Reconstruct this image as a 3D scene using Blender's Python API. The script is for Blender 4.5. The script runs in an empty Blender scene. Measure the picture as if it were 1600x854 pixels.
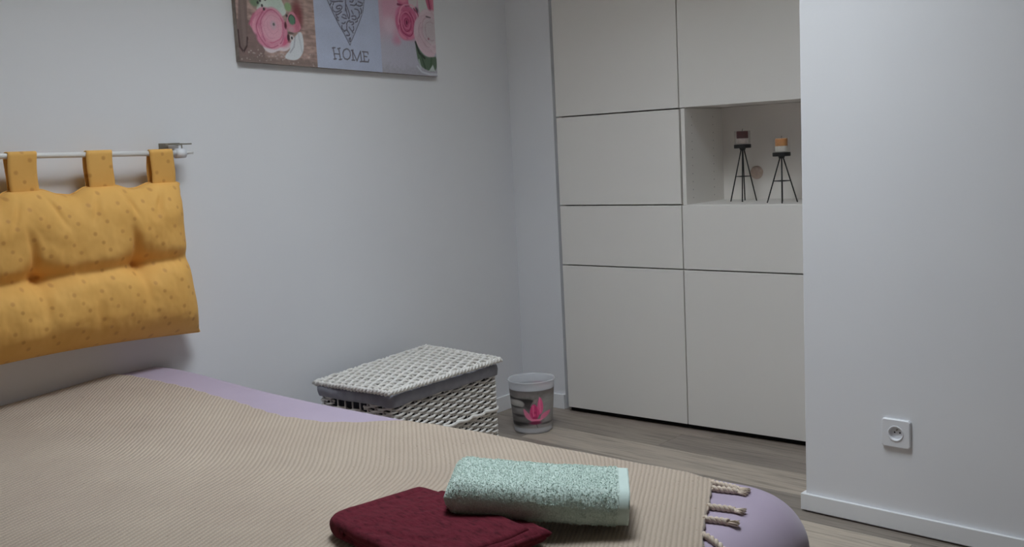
import bpy, bmesh, math, random
import numpy as np
from mathutils import Vector, Matrix, noise

random.seed(7)
SC = bpy.context.scene
COL = SC.collection
CM = 0.01

# ------------------------------------------------------------------ camera
cam_d = bpy.data.cameras.new('camera')
cam = bpy.data.objects.new('camera', cam_d)
COL.objects.link(cam)
cam_d.sensor_fit = 'HORIZONTAL'
cam_d.sensor_width = 36.0
cam_d.lens = 1568.09 / 1600 * 36.0
cam_d.clip_start = 0.02
_ax = Vector((0.134632758, -0.00647415944, -0.677512701))
_rot = Matrix.Rotation(_ax.length, 3, _ax.normalized())
_R = Matrix(((1, 0, 0), (0, 0, -1), (0, 1, 0))) @ _rot        # world -> (right, down, forward)
right, down, fwd = _R[0], _R[1], _R[2]
_m = Matrix((right, -down, -fwd)).transposed().to_4x4()
_m.translation = Vector((2.58751464, -3.54163004, 1.17124252))
cam.matrix_world = _m
SC.camera = cam

# ------------------------------------------------------------------ light and exposure
world = bpy.data.worlds.new('daylight')
SC.world = world
world.use_nodes = True
bg = world.node_tree.nodes['Background']
bg.inputs[0].default_value = (0.70, 0.82, 1.0, 1)
bg.inputs[1].default_value = 1.0

def area_light(name, loc, target, sx, sy, power, color):
    l = bpy.data.lights.new(name, 'AREA')
    l.shape = 'RECTANGLE'
    l.size, l.size_y = sx, sy
    l.energy = power
    l.color = color
    o = bpy.data.objects.new(name, l)
    COL.objects.link(o)
    o.location = loc
    o.rotation_euler = (Vector(target) - Vector(loc)).to_track_quat('-Z', 'Y').to_euler()
    return o

SKY_X0, SKY_X1, SKY_Y0, SKY_Y1 = 0.60, 1.50, -2.26, -1.16      # roof window opening in the ceiling
SHAFT = 74.0                                                      # depth of its reveal, cm
area_light('roof_window_daylight', ((SKY_X0 + SKY_X1) / 2, (SKY_Y0 + SKY_Y1) / 2, 2.50 + SHAFT * CM - 0.02), ((SKY_X0 + SKY_X1) / 2, (SKY_Y0 + SKY_Y1) / 2, 0), 0.86, 1.06, 68, (0.845, 0.93, 1.0))

SC.view_settings.view_transform = 'Standard'
SC.view_settings.look = 'None'
SC.view_settings.gamma = 1.0
SC.view_settings.use_curve_mapping = False
SC.view_settings.exposure = 0.0
try:
    SC.cycles.caustics_reflective = False
    SC.cycles.caustics_refractive = False
    SC.cycles.max_bounces = 10
    SC.cycles.diffuse_bounces = 7
    SC.cycles.transparent_max_bounces = 12
except Exception:
    pass

# ------------------------------------------------------------------ helpers
def srgb(r, g, b):
    f = lambda c: (c / 255 / 12.92) if c / 255 <= 0.04045 else ((c / 255 + 0.055) / 1.055) ** 2.4
    return (f(r), f(g), f(b), 1.0)

class Mat:
    def __init__(s, name, color, rough=0.6, **kw):
        s.m = bpy.data.materials.new(name)
        s.m.use_nodes = True
        s.nt = s.m.node_tree
        s.b = s.nt.nodes['Principled BSDF']
        s.b.inputs['Base Color'].default_value = color
        s.b.inputs['Roughness'].default_value = rough
        for k, v in kw.items():
            s.b.inputs[k.replace('_', ' ')].default_value = v
    def n(s, t, **kw):
        nd = s.nt.nodes.new(t)
        for k, v in kw.items():
            setattr(nd, k, v)
        return nd
    def l(s, a, b):
        s.nt.links.new(a, b)
    def coord(s, kind='Object', scale=(1, 1, 1)):
        tc = s.n('ShaderNodeTexCoord'); mp = s.n('ShaderNodeMapping')
        mp.inputs['Scale'].default_value = scale
        s.l(tc.outputs[kind], mp.inputs[0])
        return mp.outputs[0]
    def noise(s, vec, scale=10, detail=4, rough=0.5):
        nd = s.n('ShaderNodeTexNoise')
        nd.inputs['Scale'].default_value = scale
        nd.inputs['Detail'].default_value = detail
        nd.inputs['Roughness'].default_value = rough
        s.l(vec, nd.inputs['Vector'])
        return nd.outputs['Fac']
    def ramp(s, fac, stops):
        r = s.n('ShaderNodeValToRGB')
        el = r.color_ramp.elements
        while len(el) < len(stops):
            el.new(0.5)
        for e, (p, c) in zip(el, stops):
            e.position = p; e.color = c
        s.l(fac, r.inputs[0])
        return r.outputs[0]
    def math(s, op, a, b=None, c=None):
        nd = s.n('ShaderNodeMath', operation=op)
        for i, v in enumerate((a, b, c)):
            if v is None: continue
            if isinstance(v, (int, float)): nd.inputs[i].default_value = v
            else: s.l(v, nd.inputs[i])
        return nd.outputs[0]
    def mix(s, fac, a, b, mode='MIX'):
        nd = s.n('ShaderNodeMix', data_type='RGBA', blend_type=mode)
        for i, v in ((0, fac), (6, a), (7, b)):
            if isinstance(v, (int, float, tuple)): nd.inputs[i].default_value = v
            else: s.l(v, nd.inputs[i])
        return nd.outputs[2]
    def bump(s, h, strength=0.2, dist=0.001, chain=None):
        nd = s.n('ShaderNodeBump')
        nd.inputs['Strength'].default_value = strength
        nd.inputs['Distance'].default_value = dist
        s.l(h, nd.inputs['Height'])
        if chain is not None: s.l(chain, nd.inputs['Normal'])
        s.l(nd.outputs[0], s.b.inputs['Normal'])
        return nd.outputs[0]
    def base(s, sock):
        s.l(sock, s.b.inputs['Base Color'])

def mesh_obj(name, verts, faces, mat=None, parent=None, smooth=False, scale=CM):
    me = bpy.data.meshes.new(name)
    v = np.asarray(verts, dtype=float) * scale
    me.from_pydata(v.tolist(), [], [list(map(int, f)) for f in faces])
    me.validate()
    bm = bmesh.new(); bm.from_mesh(me)
    bmesh.ops.recalc_face_normals(bm, faces=bm.faces)
    bm.to_mesh(me); bm.free()
    if smooth:
        me.polygons.foreach_set('use_smooth', [True] * len(me.polygons))
    o = bpy.data.objects.new(name, me)
    COL.objects.link(o)
    if mat is not None: me.materials.append(mat.m if isinstance(mat, Mat) else mat)
    if parent is not None: o.parent = parent
    return o

def bm_obj(name, bm, mat=None, parent=None, smooth=False):
    me = bpy.data.meshes.new(name)
    bmesh.ops.recalc_face_normals(bm, faces=bm.faces)
    bm.to_mesh(me); bm.free()
    if smooth:
        me.polygons.foreach_set('use_smooth', [True] * len(me.polygons))
    o = bpy.data.objects.new(name, me)
    COL.objects.link(o)
    if mat is not None: me.materials.append(mat.m)
    if parent is not None: o.parent = parent
    return o

def bm_box(bm, x0, x1, y0, y1, z0, z1, bevel=0.0, seg=2, M=None):
    r = bmesh.ops.create_cube(bm, size=1)
    vs = r['verts']
    for v in vs:
        v.co = Vector((x0 + (v.co.x + .5) * (x1 - x0), y0 + (v.co.y + .5) * (y1 - y0), z0 + (v.co.z + .5) * (z1 - z0))) * CM
        if M is not None: v.co = M @ v.co
    if bevel > 0:
        es = list({e for v in vs for e in v.link_edges})
        bmesh.ops.bevel(bm, geom=es, offset=bevel * CM, segments=seg, affect='EDGES', profile=0.5)

def box(name, x0, x1, y0, y1, z0, z1, mat, parent=None, bevel=0.0, seg=2, M=None):
    bm = bmesh.new()
    bm_box(bm, x0, x1, y0, y1, z0, z1, bevel, seg, M)
    return bm_obj(name, bm, mat, parent)

def tube_data(path, rad, sides=8, closed=False, cap=True, flat=1.0, up=None):
    """path in cm -> verts, faces"""
    P = [Vector(p) for p in path]; n = len(P)
    if not hasattr(rad, '__len__'): rad = [rad] * n
    vs, fs = [], []
    prev = None
    for i in range(n):
        if closed: t = P[(i + 1) % n] - P[i - 1]
        else: t = P[min(i + 1, n - 1)] - P[max(i - 1, 0)]
        t.normalize()
        if prev is None:
            a = Vector(up) if up is not None else (Vector((0, 0, 1)) if abs(t.z) < .9 else Vector((1, 0, 0)))
        else: a = prev
        nrm = (a - t * a.dot(t)).normalized(); prev = nrm
        bi = t.cross(nrm)
        for k in range(sides):
            an = 2 * math.pi * k / sides
            vs.append(P[i] + nrm * (math.cos(an) * rad[i]) + bi * (math.sin(an) * rad[i] * flat))
    m = n if closed else n - 1
    for i in range(m):
        j = (i + 1) % n
        for k in range(sides):
            k2 = (k + 1) % sides
            fs.append((i * sides + k, i * sides + k2, j * sides + k2, j * sides + k))
    if cap and not closed:
        fs.append(tuple(range(sides))[::-1]); fs.append(tuple((n - 1) * sides + k for k in range(sides)))
    return vs, fs

class Acc:
    def __init__(s): s.v, s.f = [], []
    def add(s, vf):
        o = len(s.v); s.v += [tuple(x) for x in vf[0]]; s.f += [tuple(i + o for i in f) for f in vf[1]]
        return s
    def obj(s, name, mat, parent=None, smooth=True): return mesh_obj(name, s.v, s.f, mat, parent, smooth)

def lathe_data(prof, c=(0, 0, 0), n=48, close=False):
    vs, fs = [], []
    for r, z in prof:
        for k in range(n):
            a = 2 * math.pi * k / n
            vs.append((c[0] + r * math.cos(a), c[1] + r * math.sin(a), c[2] + z))
    m = len(prof)
    for i in range(m if close else m - 1):
        j = (i + 1) % m
        for k in range(n):
            k2 = (k + 1) % n
            fs.append((i * n + k, i * n + k2, j * n + k2, j * n + k))
    return vs, fs

def grid_faces(nu, nv, off=0):
    return [(off + i * nv + j, off + (i + 1) * nv + j, off + (i + 1) * nv + j + 1, off + i * nv + j + 1) for i in range(nu - 1) for j in range(nv - 1)]

def empty(name, loc=(0, 0, 0)):
    o = bpy.data.objects.new(name, None)
    COL.objects.link(o)
    o.location = Vector(loc) * CM
    o.empty_display_size = 0.05
    return o

def tag(o, label, cat, group=None, kind=None):
    o['label'] = label; o['category'] = cat
    if group: o['group'] = group
    if kind: o['kind'] = kind
    return o

def struct(o, label=None):
    o['kind'] = 'structure'
    if label: o['label'] = label
    return o

def set_uv(o, uvs):
    me = o.data
    uv = me.uv_layers.new(name='UVMap')
    li = np.empty(len(me.loops), dtype=np.int32)
    me.loops.foreach_get('vertex_index', li)
    uv.data.foreach_set('uv', np.asarray(uvs, dtype=np.float32)[li].ravel())

def fbm(v, o=4):
    return noise.fractal(Vector(v), 1.0, 2.0, o)

def sstep(a, b, x):
    t = np.clip((x - a) / (b - a), 0, 1)
    return t * t * (3 - 2 * t)

# ------------------------------------------------------------------ materials
M = {}
m = M['wall'] = Mat('white_wall_paint', srgb(226, 227, 231), 0.72)
c = m.coord()
m.base(m.ramp(m.noise(c, 1.3, 3), [(0.3, srgb(224, 225, 229)), (0.7, srgb(229, 230, 233))]))
m.bump(m.noise(c, 420, 2), 0.12, 0.0006)

m = M['far_wall'] = Mat('beige_wall_paint', srgb(196, 190, 182), 0.8)
c = m.coord(); m.bump(m.noise(c, 300, 2), 0.08, 0.0005)
m = M['trim'] = Mat('white_satin_trim', srgb(232, 233, 235), 0.38)
c = m.coord(); m.bump(m.noise(c, 60, 2), 0.03, 0.0005)

m = M['ceiling'] = Mat('ceiling_paint', srgb(206, 203, 198), 0.8)
c = m.coord(); m.bump(m.noise(c, 300, 2), 0.08, 0.0005)

m = M['cabinet'] = Mat('white_matt_cabinet_front', srgb(228, 225, 220), 0.5)
c = m.coord(); m.bump(m.noise(c, 700, 2), 0.05, 0.0003)
m = M['cabinet_in'] = Mat('white_cabinet_inside', srgb(228, 224, 219), 0.45)
c = m.coord(); m.bump(m.noise(c, 300, 2), 0.03, 0.0003)
m = M['hole'] = Mat('dark_peg_hole', srgb(70, 68, 66), 0.9)
c = m.coord(); m.base(m.ramp(m.noise(c, 90), [(0.3, srgb(150, 148, 145)), (0.7, srgb(165, 162, 159))]))

# floor planks: grey oak vinyl, tone per plank from the object colour
m = M['plank'] = Mat('grey_oak_plank', srgb(120, 112, 105), 0.42)
oi = m.n('ShaderNodeObjectInfo')
tc = m.n('ShaderNodeTexCoord'); mp = m.n('ShaderNodeMapping'); mp.inputs['Scale'].default_value = (1.6, 26, 26)
av = m.n('ShaderNodeVectorMath', operation='ADD'); cb = m.n('ShaderNodeCombineXYZ')
m.l(m.math('MULTIPLY', oi.outputs['Random'], 37.0), cb.inputs[0]); m.l(m.math('MULTIPLY', oi.outputs['Random'], 91.0), cb.inputs[1])
m.l(tc.outputs['Object'], mp.inputs[0]); m.l(mp.outputs[0], av.inputs[0]); m.l(cb.outputs[0], av.inputs[1])
g1 = m.noise(av.outputs[0], 2.2, 6, 0.62)
mp2 = m.n('ShaderNodeMapping'); mp2.inputs['Scale'].default_value = (0.6, 0.35, 1); m.l(av.outputs[0], mp2.inputs[0])
g2 = m.noise(mp2.outputs[0], 1.4, 3, 0.5)
grain = m.ramp(g1, [(0.28, (0.42, 0.41, 0.40, 1)), (0.44, (0.84, 0.83, 0.82, 1)), (0.55, (1.06, 1.05, 1.04, 1)), (0.75, (0.66, 0.64, 0.62, 1))])
cl = m.mix(1.0, oi.outputs['Color'], grain, 'MULTIPLY')
warm = m.ramp(g2, [(0.3, (0.80, 0.78, 0.76, 1)), (0.7, (1.12, 1.10, 1.06, 1))])
m.base(m.mix(0.8, cl, m.mix(1.0, cl, warm, 'MULTIPLY')))
m.bump(g1, 0.12, 0.0008)
m = M['subfloor'] = Mat('dark_subfloor', srgb(58, 54, 50), 0.9)
c = m.coord(); m.base(m.ramp(m.noise(c, 40), [(0.3, srgb(50, 47, 44)), (0.7, srgb(66, 61, 57))]))

# lavender jersey sheet
m = M['sheet'] = Mat('lavender_cotton_sheet', srgb(196, 184, 216), 0.85)
m.b.inputs['Sheen Weight'].default_value = 0.25
c = m.coord()
m.base(m.ramp(m.noise(c, 5, 4), [(0.3, srgb(162, 147, 167)), (0.7, srgb(172, 157, 177))]))
m.bump(m.noise(c, 900, 2), 0.1, 0.0004)

# ribbed blanket: uv.x counts ribs, uv.y runs along a rib in cm
m = M['blanket'] = Mat('cream_ribbed_cotton', srgb(214, 198, 182), 0.9)
m.b.inputs['Sheen Weight'].default_value = 0.2
uvn = m.n('ShaderNodeUVMap'); sp = m.n('ShaderNodeSeparateXYZ'); m.l(uvn.outputs[0], sp.inputs[0])
oc = m.coord('Object')
wob = m.math('MULTIPLY', m.math('SUBTRACT', m.noise(oc, 60, 3), 0.5), 0.30)
ph = m.math('MULTIPLY', m.math('ADD', sp.outputs[0], wob), 2 * math.pi)
rib = m.math('ADD', m.math('MULTIPLY', m.math('SINE', ph), 0.5), 0.5)
beads = m.math('ADD', m.math('MULTIPLY', m.math('SINE', m.math('ADD', m.math('MULTIPLY', sp.outputs[1], 2 * math.pi / 0.62), m.math('MULTIPLY', m.math('FLOOR', sp.outputs[0]), 2.4))), 0.5), 0.5)
fib = m.noise(oc, 520, 3, 0.6)
spk = m.ramp(m.noise(oc, 135, 2, 0.4), [(0.0, (0.42, 0.36, 0.30, 1)), (0.245, (0.55, 0.48, 0.42, 1)), (0.275, (1, 1, 1, 1)), (1.0, (1, 1, 1, 1))])
tone = m.ramp(m.noise(oc, 4, 3), [(0.3, srgb(173, 156, 140)), (0.7, srgb(183, 167, 150))])
groove = m.ramp(rib, [(0.0, (0.80, 0.78, 0.76, 1)), (0.38, (0.97, 0.97, 0.96, 1)), (1.0, (1.03, 1.03, 1.03, 1))])
m.base(m.mix(1.0, m.mix(1.0, tone, groove, 'MULTIPLY'), spk, 'MULTIPLY'))
hgt = m.math('ADD', m.math('MULTIPLY', rib, m.math('ADD', 0.88, m.math('MULTIPLY', beads, 0.14))), m.math('MULTIPLY', fib, 0.35))
m.bump(hgt, 0.6, 0.0026)
m = M['cord'] = Mat('cream_cotton_cord', srgb(214, 198, 180), 0.9)
c = m.coord(); m.base(m.ramp(m.noise(c, 160, 3), [(0.3, srgb(196, 178, 160)), (0.7, srgb(224, 210, 195))]))
m.bump(m.noise(c, 900, 2), 0.3, 0.0006)

def terry(name, lo, hi, sheen, nscale, str_, hair=False):
    m = Mat(name, hi, 0.95)
    m.b.inputs['Sheen Weight'].default_value = sheen
    m.b.inputs['Sheen Tint'].default_value = hi
    c = m.coord()
    a = m.noise(c, nscale, 4, 0.7)
    m.base(m.ramp(a, [(0.33, lo), (0.62, hi)]))
    m.bump(a, str_, 0.003)
    return m
M['green_terry'] = terry('mint_terry', srgb(176, 196, 186), srgb(214, 230, 222), 0.35, 330, 0.55)
M['green_hem'] = terry('mint_hem', srgb(190, 208, 201), srgb(204, 221, 215), 0.2, 900, 0.15)
m = M['red_velour'] = Mat('burgundy_velour', srgb(104, 24, 44), 1.0, Specular_IOR_Level=0.25)
m.b.inputs['Sheen Weight'].default_value = 0.04
m.b.inputs['Sheen Tint'].default_value = srgb(170, 100, 112)
m.b.inputs['Sheen Roughness'].default_value = 0.4
c = m.coord('Object', (1, 2.8, 1)); c2 = m.coord('Object')
a = m.noise(c, 52, 5, 0.66); b2 = m.noise(c2, 700, 3, 0.6)
m.base(m.mix(0.28, m.ramp(a, [(0.35, srgb(56, 12, 22)), (0.46, srgb(88, 25, 37)), (0.70, srgb(108, 36, 50))]), m.ramp(b2, [(0.3, srgb(66, 14, 26)), (0.7, srgb(110, 34, 50))])))
m.bump(m.math('ADD', b2, m.math('MULTIPLY', a, 0.8)), 0.4, 0.002)

# yellow cushion fabric with woven dots
m = M['yellow'] = Mat('yellow_dotted_cotton', srgb(228, 176, 92), 0.75)
uvn = m.n('ShaderNodeUVMap'); sp = m.n('ShaderNodeSeparateXYZ'); m.l(uvn.outputs[0], sp.inputs[0])
def dots(px, py, ox, oy, r):
    fx = m.math('SUBTRACT', m.math('FRACT', m.math('ADD', m.math('DIVIDE', sp.outputs[0], px), ox)), 0.5)
    fy = m.math('SUBTRACT', m.math('FRACT', m.math('ADD', m.math('DIVIDE', sp.outputs[1], py), oy)), 0.5)
    dx = m.math('MULTIPLY', fx, px); dy = m.math('MULTIPLY', fy, py)
    d = m.math('SQRT', m.math('ADD', m.math('POWER', dx, 2.0), m.math('POWER', dy, 2.0)))
    return m.math('SUBTRACT', 1.0, m.math('SMOOTH_MIN', m.math('DIVIDE', d, r), 1.0, 0.3))
dd = m.math('MAXIMUM', m.math('MAXIMUM', dots(8.6, 8.2, 0.0, 0.0, 0.85), dots(8.6, 8.2, 0.48, 0.40, 0.85)), dots(8.6, 8.2, 0.22, 0.72, 0.75))
dm = m.ramp(dd, [(0.05, (0, 0, 0, 1)), (0.6, (1, 1, 1, 1))])
oc = m.coord()
cl = m.ramp(m.noise(oc, 9, 3), [(0.3, srgb(222, 168, 86)), (0.7, srgb(232, 180, 98))])
m.base(m.mix(dm, cl, srgb(206, 150, 74)))
m.l(m.math('SUBTRACT', 0.8, m.math('MULTIPLY', dm, 0.15)), m.b.inputs['Roughness'])
m.bump(m.noise(oc, 1200, 2), 0.12, 0.0004)

m = M['wicker'] = Mat('white_painted_wicker', srgb(222, 219, 213), 0.55)
c = m.coord(); m.base(m.ramp(m.noise(c, 45, 4), [(0.3, srgb(208, 203, 196)), (0.55, srgb(224, 221, 216)), (0.8, srgb(230, 228, 225))]))
m.bump(m.noise(c, 300, 3), 0.2, 0.0006)
m = M['liner'] = Mat('slate_grey_cotton', srgb(106, 107, 117), 0.85)
c = m.coord(); m.base(m.ramp(m.noise(c, 30, 4), [(0.3, srgb(132, 133, 142)), (0.7, srgb(148, 149, 158))]))
m.bump(m.noise(c, 900, 2), 0.15, 0.0004)

m = M['white_plastic'] = Mat('white_plastic', srgb(226, 227, 231), 0.35)
c = m.coord(); m.bump(m.noise(c, 200, 1), 0.01, 0.0002)
m = M['dark'] = Mat('black_void', srgb(14, 14, 14), 0.9)
c = m.coord(); m.bump(m.noise(c, 200, 1), 0.01, 0.0002)
m = M['metal'] = Mat('steel', srgb(168, 162, 150), 0.3, Metallic=1.0)
c = m.coord(); m.bump(m.noise(c, 300, 2), 0.05, 0.0003)
m = M['black_metal'] = Mat('black_painted_metal', srgb(24, 24, 25), 0.5)
c = m.coord(); m.bump(m.noise(c, 400, 2), 0.05, 0.0003)
m = M['rod'] = Mat('white_lacquered_rod', srgb(222, 221, 219), 0.35)
c = m.coord(); m.bump(m.noise(c, 150, 2), 0.02, 0.0003)

m = M['frosted'] = Mat('frosted_clear_plastic', srgb(236, 238, 242), 0.32)
m.b.inputs['Alpha'].default_value = 0.40
c = m.coord(); m.bump(m.noise(c, 120, 2), 0.03, 0.0004)
m = M['glass'] = Mat('clear_glass', (.45, .45, .45, 1), 0.05)
m.b.inputs['Alpha'].default_value = 0.09
c = m.coord(); m.bump(m.noise(c, 30, 1), 0.01, 0.0002)
m = M['print'] = Mat('printed_surface', (1, 1, 1, 1), 0.6)
at = m.n('ShaderNodeAttribute', attribute_name='print')
c = m.coord(); nz = m.ramp(m.noise(c, 260, 3), [(0.3, (0.93, 0.93, 0.93, 1)), (0.7, (1.05, 1.05, 1.05, 1))])
m.base(m.mix(1.0, at.outputs['Color'], nz, 'MULTIPLY'))
m.bump(m.noise(c, 1300, 1), 0.1, 0.0003)
m = M['canvas'] = Mat('canvas_edge', srgb(150, 140, 134), 0.8)
c = m.coord(); m.base(m.ramp(m.noise(c, 30, 3), [(0.3, srgb(120, 108, 100)), (0.7, srgb(164, 154, 148))]))
def wax(name, lo, hi):
    m = Mat(name, hi, 0.45); m.b.inputs['Subsurface Weight'].default_value = 0.1
    c = m.coord(); m.base(m.ramp(m.noise(c, 90, 3), [(0.3, lo), (0.7, hi)])); m.bump(m.noise(c, 200, 2), 0.05, 0.0004)
    return m
M['wax_red'] = wax('burgundy_wax', srgb(84, 18, 28), srgb(112, 30, 40))
M['wax_orange'] = wax('amber_wax', srgb(196, 130, 62), srgb(222, 154, 84))
M['wax_white'] = wax('pale_pink_wax', srgb(226, 206, 202), srgb(238, 222, 218))
M['wax_cream'] = wax('cream_wax', srgb(228, 220, 208), srgb(240, 234, 224))
M['wick'] = wax('dark_wick', srgb(40, 30, 26), srgb(60, 48, 40))
M['cap'] = wax('beige_cap', srgb(188, 166, 154), srgb(208, 190, 178))
m = M['pane'] = Mat('roof_pane', (1, 1, 1, 1), 0.0)
m.b.inputs['Transmission Weight'].default_value = 1.0; m.b.inputs['IOR'].default_value = 1.02
m.b.inputs['Alpha'].default_value = 0.15
c = m.coord(); m.bump(m.noise(c, 3, 1), 0.005, 0.0002)

# ------------------------------------------------------------------ the room
WX = -27.6                       # face of the left wall
RDIR = Vector((0.9971, -0.0759, 0)); RNRM = Vector((0.0759, 0.9971, 0))
RC = Vector((136.2, -62.05, 0))  # free corner of the right wall
H = 250

floor_base = box('floor', -45, 360, -445, 60, -6, -1.0, M['subfloor'])
struct(floor_base, 'grey oak plank floor')
# planks run parallel to the right wall
PD = Vector((0.99796, -0.0639, 0)); PN = Vector((0.0639, 0.99796, 0))
PW = 19.6
row_tones = {
    0: [(-60, 62, (104, 97, 90)), (62, 184, (101, 94, 88)), (184, 330, (118, 110, 102))],
    1: [(-60, 8.5, (98, 91, 85)), (8.5, 134, (127, 119, 110)), (134, 330, (110, 103, 96))],
    2: [(-60, 60, (108, 101, 94)), (60, 96, (112, 106, 99)), (96, 214, (97, 91, 85)), (214, 330, (122, 114, 105))],
    3: [(-60, 50, (116, 108, 100)), (50, 176, (130, 122, 112)), (176, 330, (106, 99, 92))],
}
def plank(a0, a1, b0, b1, tone):
    """a along the planks, b across (cm, relative to the origin of the seam grid)"""
    L, Wd = a1 - a0 - 0.10, b1 - b0 - 0.10
    bm = bmesh.new()
    bm_box(bm, -L / 2, L / 2, -Wd / 2, Wd / 2, -1.0, 0.0, 0.06, 1)
    o = bm_obj('plank', bm, M['plank'], floor_base)
    cpt = PD * ((a0 + a1) / 2) + PN * ((b0 + b1) / 2)
    o.location = cpt * CM
    o.rotation_euler = (0, 0, math.atan2(PD.y, PD.x))
    r, g, b, _ = [v * 2.15 for v in srgb(*tone)]
    o.color = (r, g, b, 1)
rng = random.Random(3)
for r in range(-3, 20):
    b1 = -2.45 - PW * r; b0 = b1 - PW         # row 0 lies between the cabinet and the first seam
    if r in row_tones: segs = row_tones[r]
    else:
        x = -60 - rng.uniform(0, 110); segs = []
        while x < 340:
            k_ = rng.uniform(0.86, 1.1); segs.append((x, x + 122, tuple(int(v * k_) for v in ((114, 107, 99) if r > 0 else (102, 95, 89))))); x += 122
    for a0, a1, t in segs:
        plank(max(a0, -40), min(a1, 350), b0, b1, t)

wl = struct(box('wall_left', WX - 12, WX, -445, 60, -1, H, M['wall']))
# back wall: narrow piece left of the cabinets, piece above and at the right end, wall behind
bm = bmesh.new()
bm_box(bm, WX, -3.6, 3.2, 50, -1, H)
bm_box(bm, -3.6, 122, 3.2, 50, 196, H)
bm_box(bm, 122, 160, 3.2, 50, -1, H)
bm_box(bm, -3.6, 122, 44, 50, -1, 196)
struct(bm_obj('wall_back', bm, M['wall']))
# right wall stands forward of the cabinets, turned four degrees
MR = Matrix.Translation(RC * CM) @ Matrix(((RDIR.x, RNRM.x, 0, 0), (RDIR.y, RNRM.y, 0, 0), (0, 0, 1, 0), (0, 0, 0, 1)))
struct(box('wall_right', 0, 230, 0, 80, -1, H, M['wall'], M=MR, bevel=0.25))
struct(box('wall_near', -45, 360, -457, -445, -1, H, M['far_wall']))
bm = bmesh.new()
bm_box(bm, 340, 352, -445, -60, -1, H)
struct(bm_obj('wall_side', bm, M['far_wall']))
bm = bmesh.new()
sx0, sx1, sy0, sy1 = [v * 100 for v in (SKY_X0, SKY_X1, SKY_Y0, SKY_Y1)]
bm_box(bm, -45, sx0, -457, 60, H, H + SHAFT); bm_box(bm, sx1, 360, -457, 60, H, H + SHAFT)
bm_box(bm, sx0, sx1, -457, sy0, H, H + SHAFT); bm_box(bm, sx0, sx1, sy1, 60, H, H + SHAFT)
struct(bm_obj('ceiling', bm, M['ceiling']))
def window(name, boxes, panebox):
    w = empty(name, (0, 0, 0)); struct(w)
    for b in boxes: box('window_frame', *b, M['trim'], w, 0.3)
    box('pane', *panebox, M['pane'], w)
    return w
window('window_1', [(sx0 - 3, sx0, sy0 - 3, sy1 + 3, H - 1, H + 4), (sx1, sx1 + 3, sy0 - 3, sy1 + 3, H - 1, H + 4),
                    (sx0, sx1, sy0 - 3, sy0, H - 1, H + 4), (sx0, sx1, sy1, sy1 + 3, H - 1, H + 4)], (sx0, sx1, sy0, sy1, H + SHAFT - 1, H + SHAFT - 0.4))
# baseboards
struct(box('baseboard_left', WX, WX + 1.2, -445, 3.2, 0, 6.6, M['trim'], bevel=0.15))
struct(box('baseboard_back', WX + 1.2, -3.7, 2.0, 3.3, 0, 6.6, M['trim'], bevel=0.15))
struct(box('baseboard_right', -1.3, 230, -1.2, 0.0, 0.6, 5.8, M['trim'], M=MR, bevel=0.15))
bb = box('baseboard_side', -1.3, -0.02, 0, 66, 0.6, 5.8, M['trim'], M=MR, bevel=0.15); struct(bb)

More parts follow.
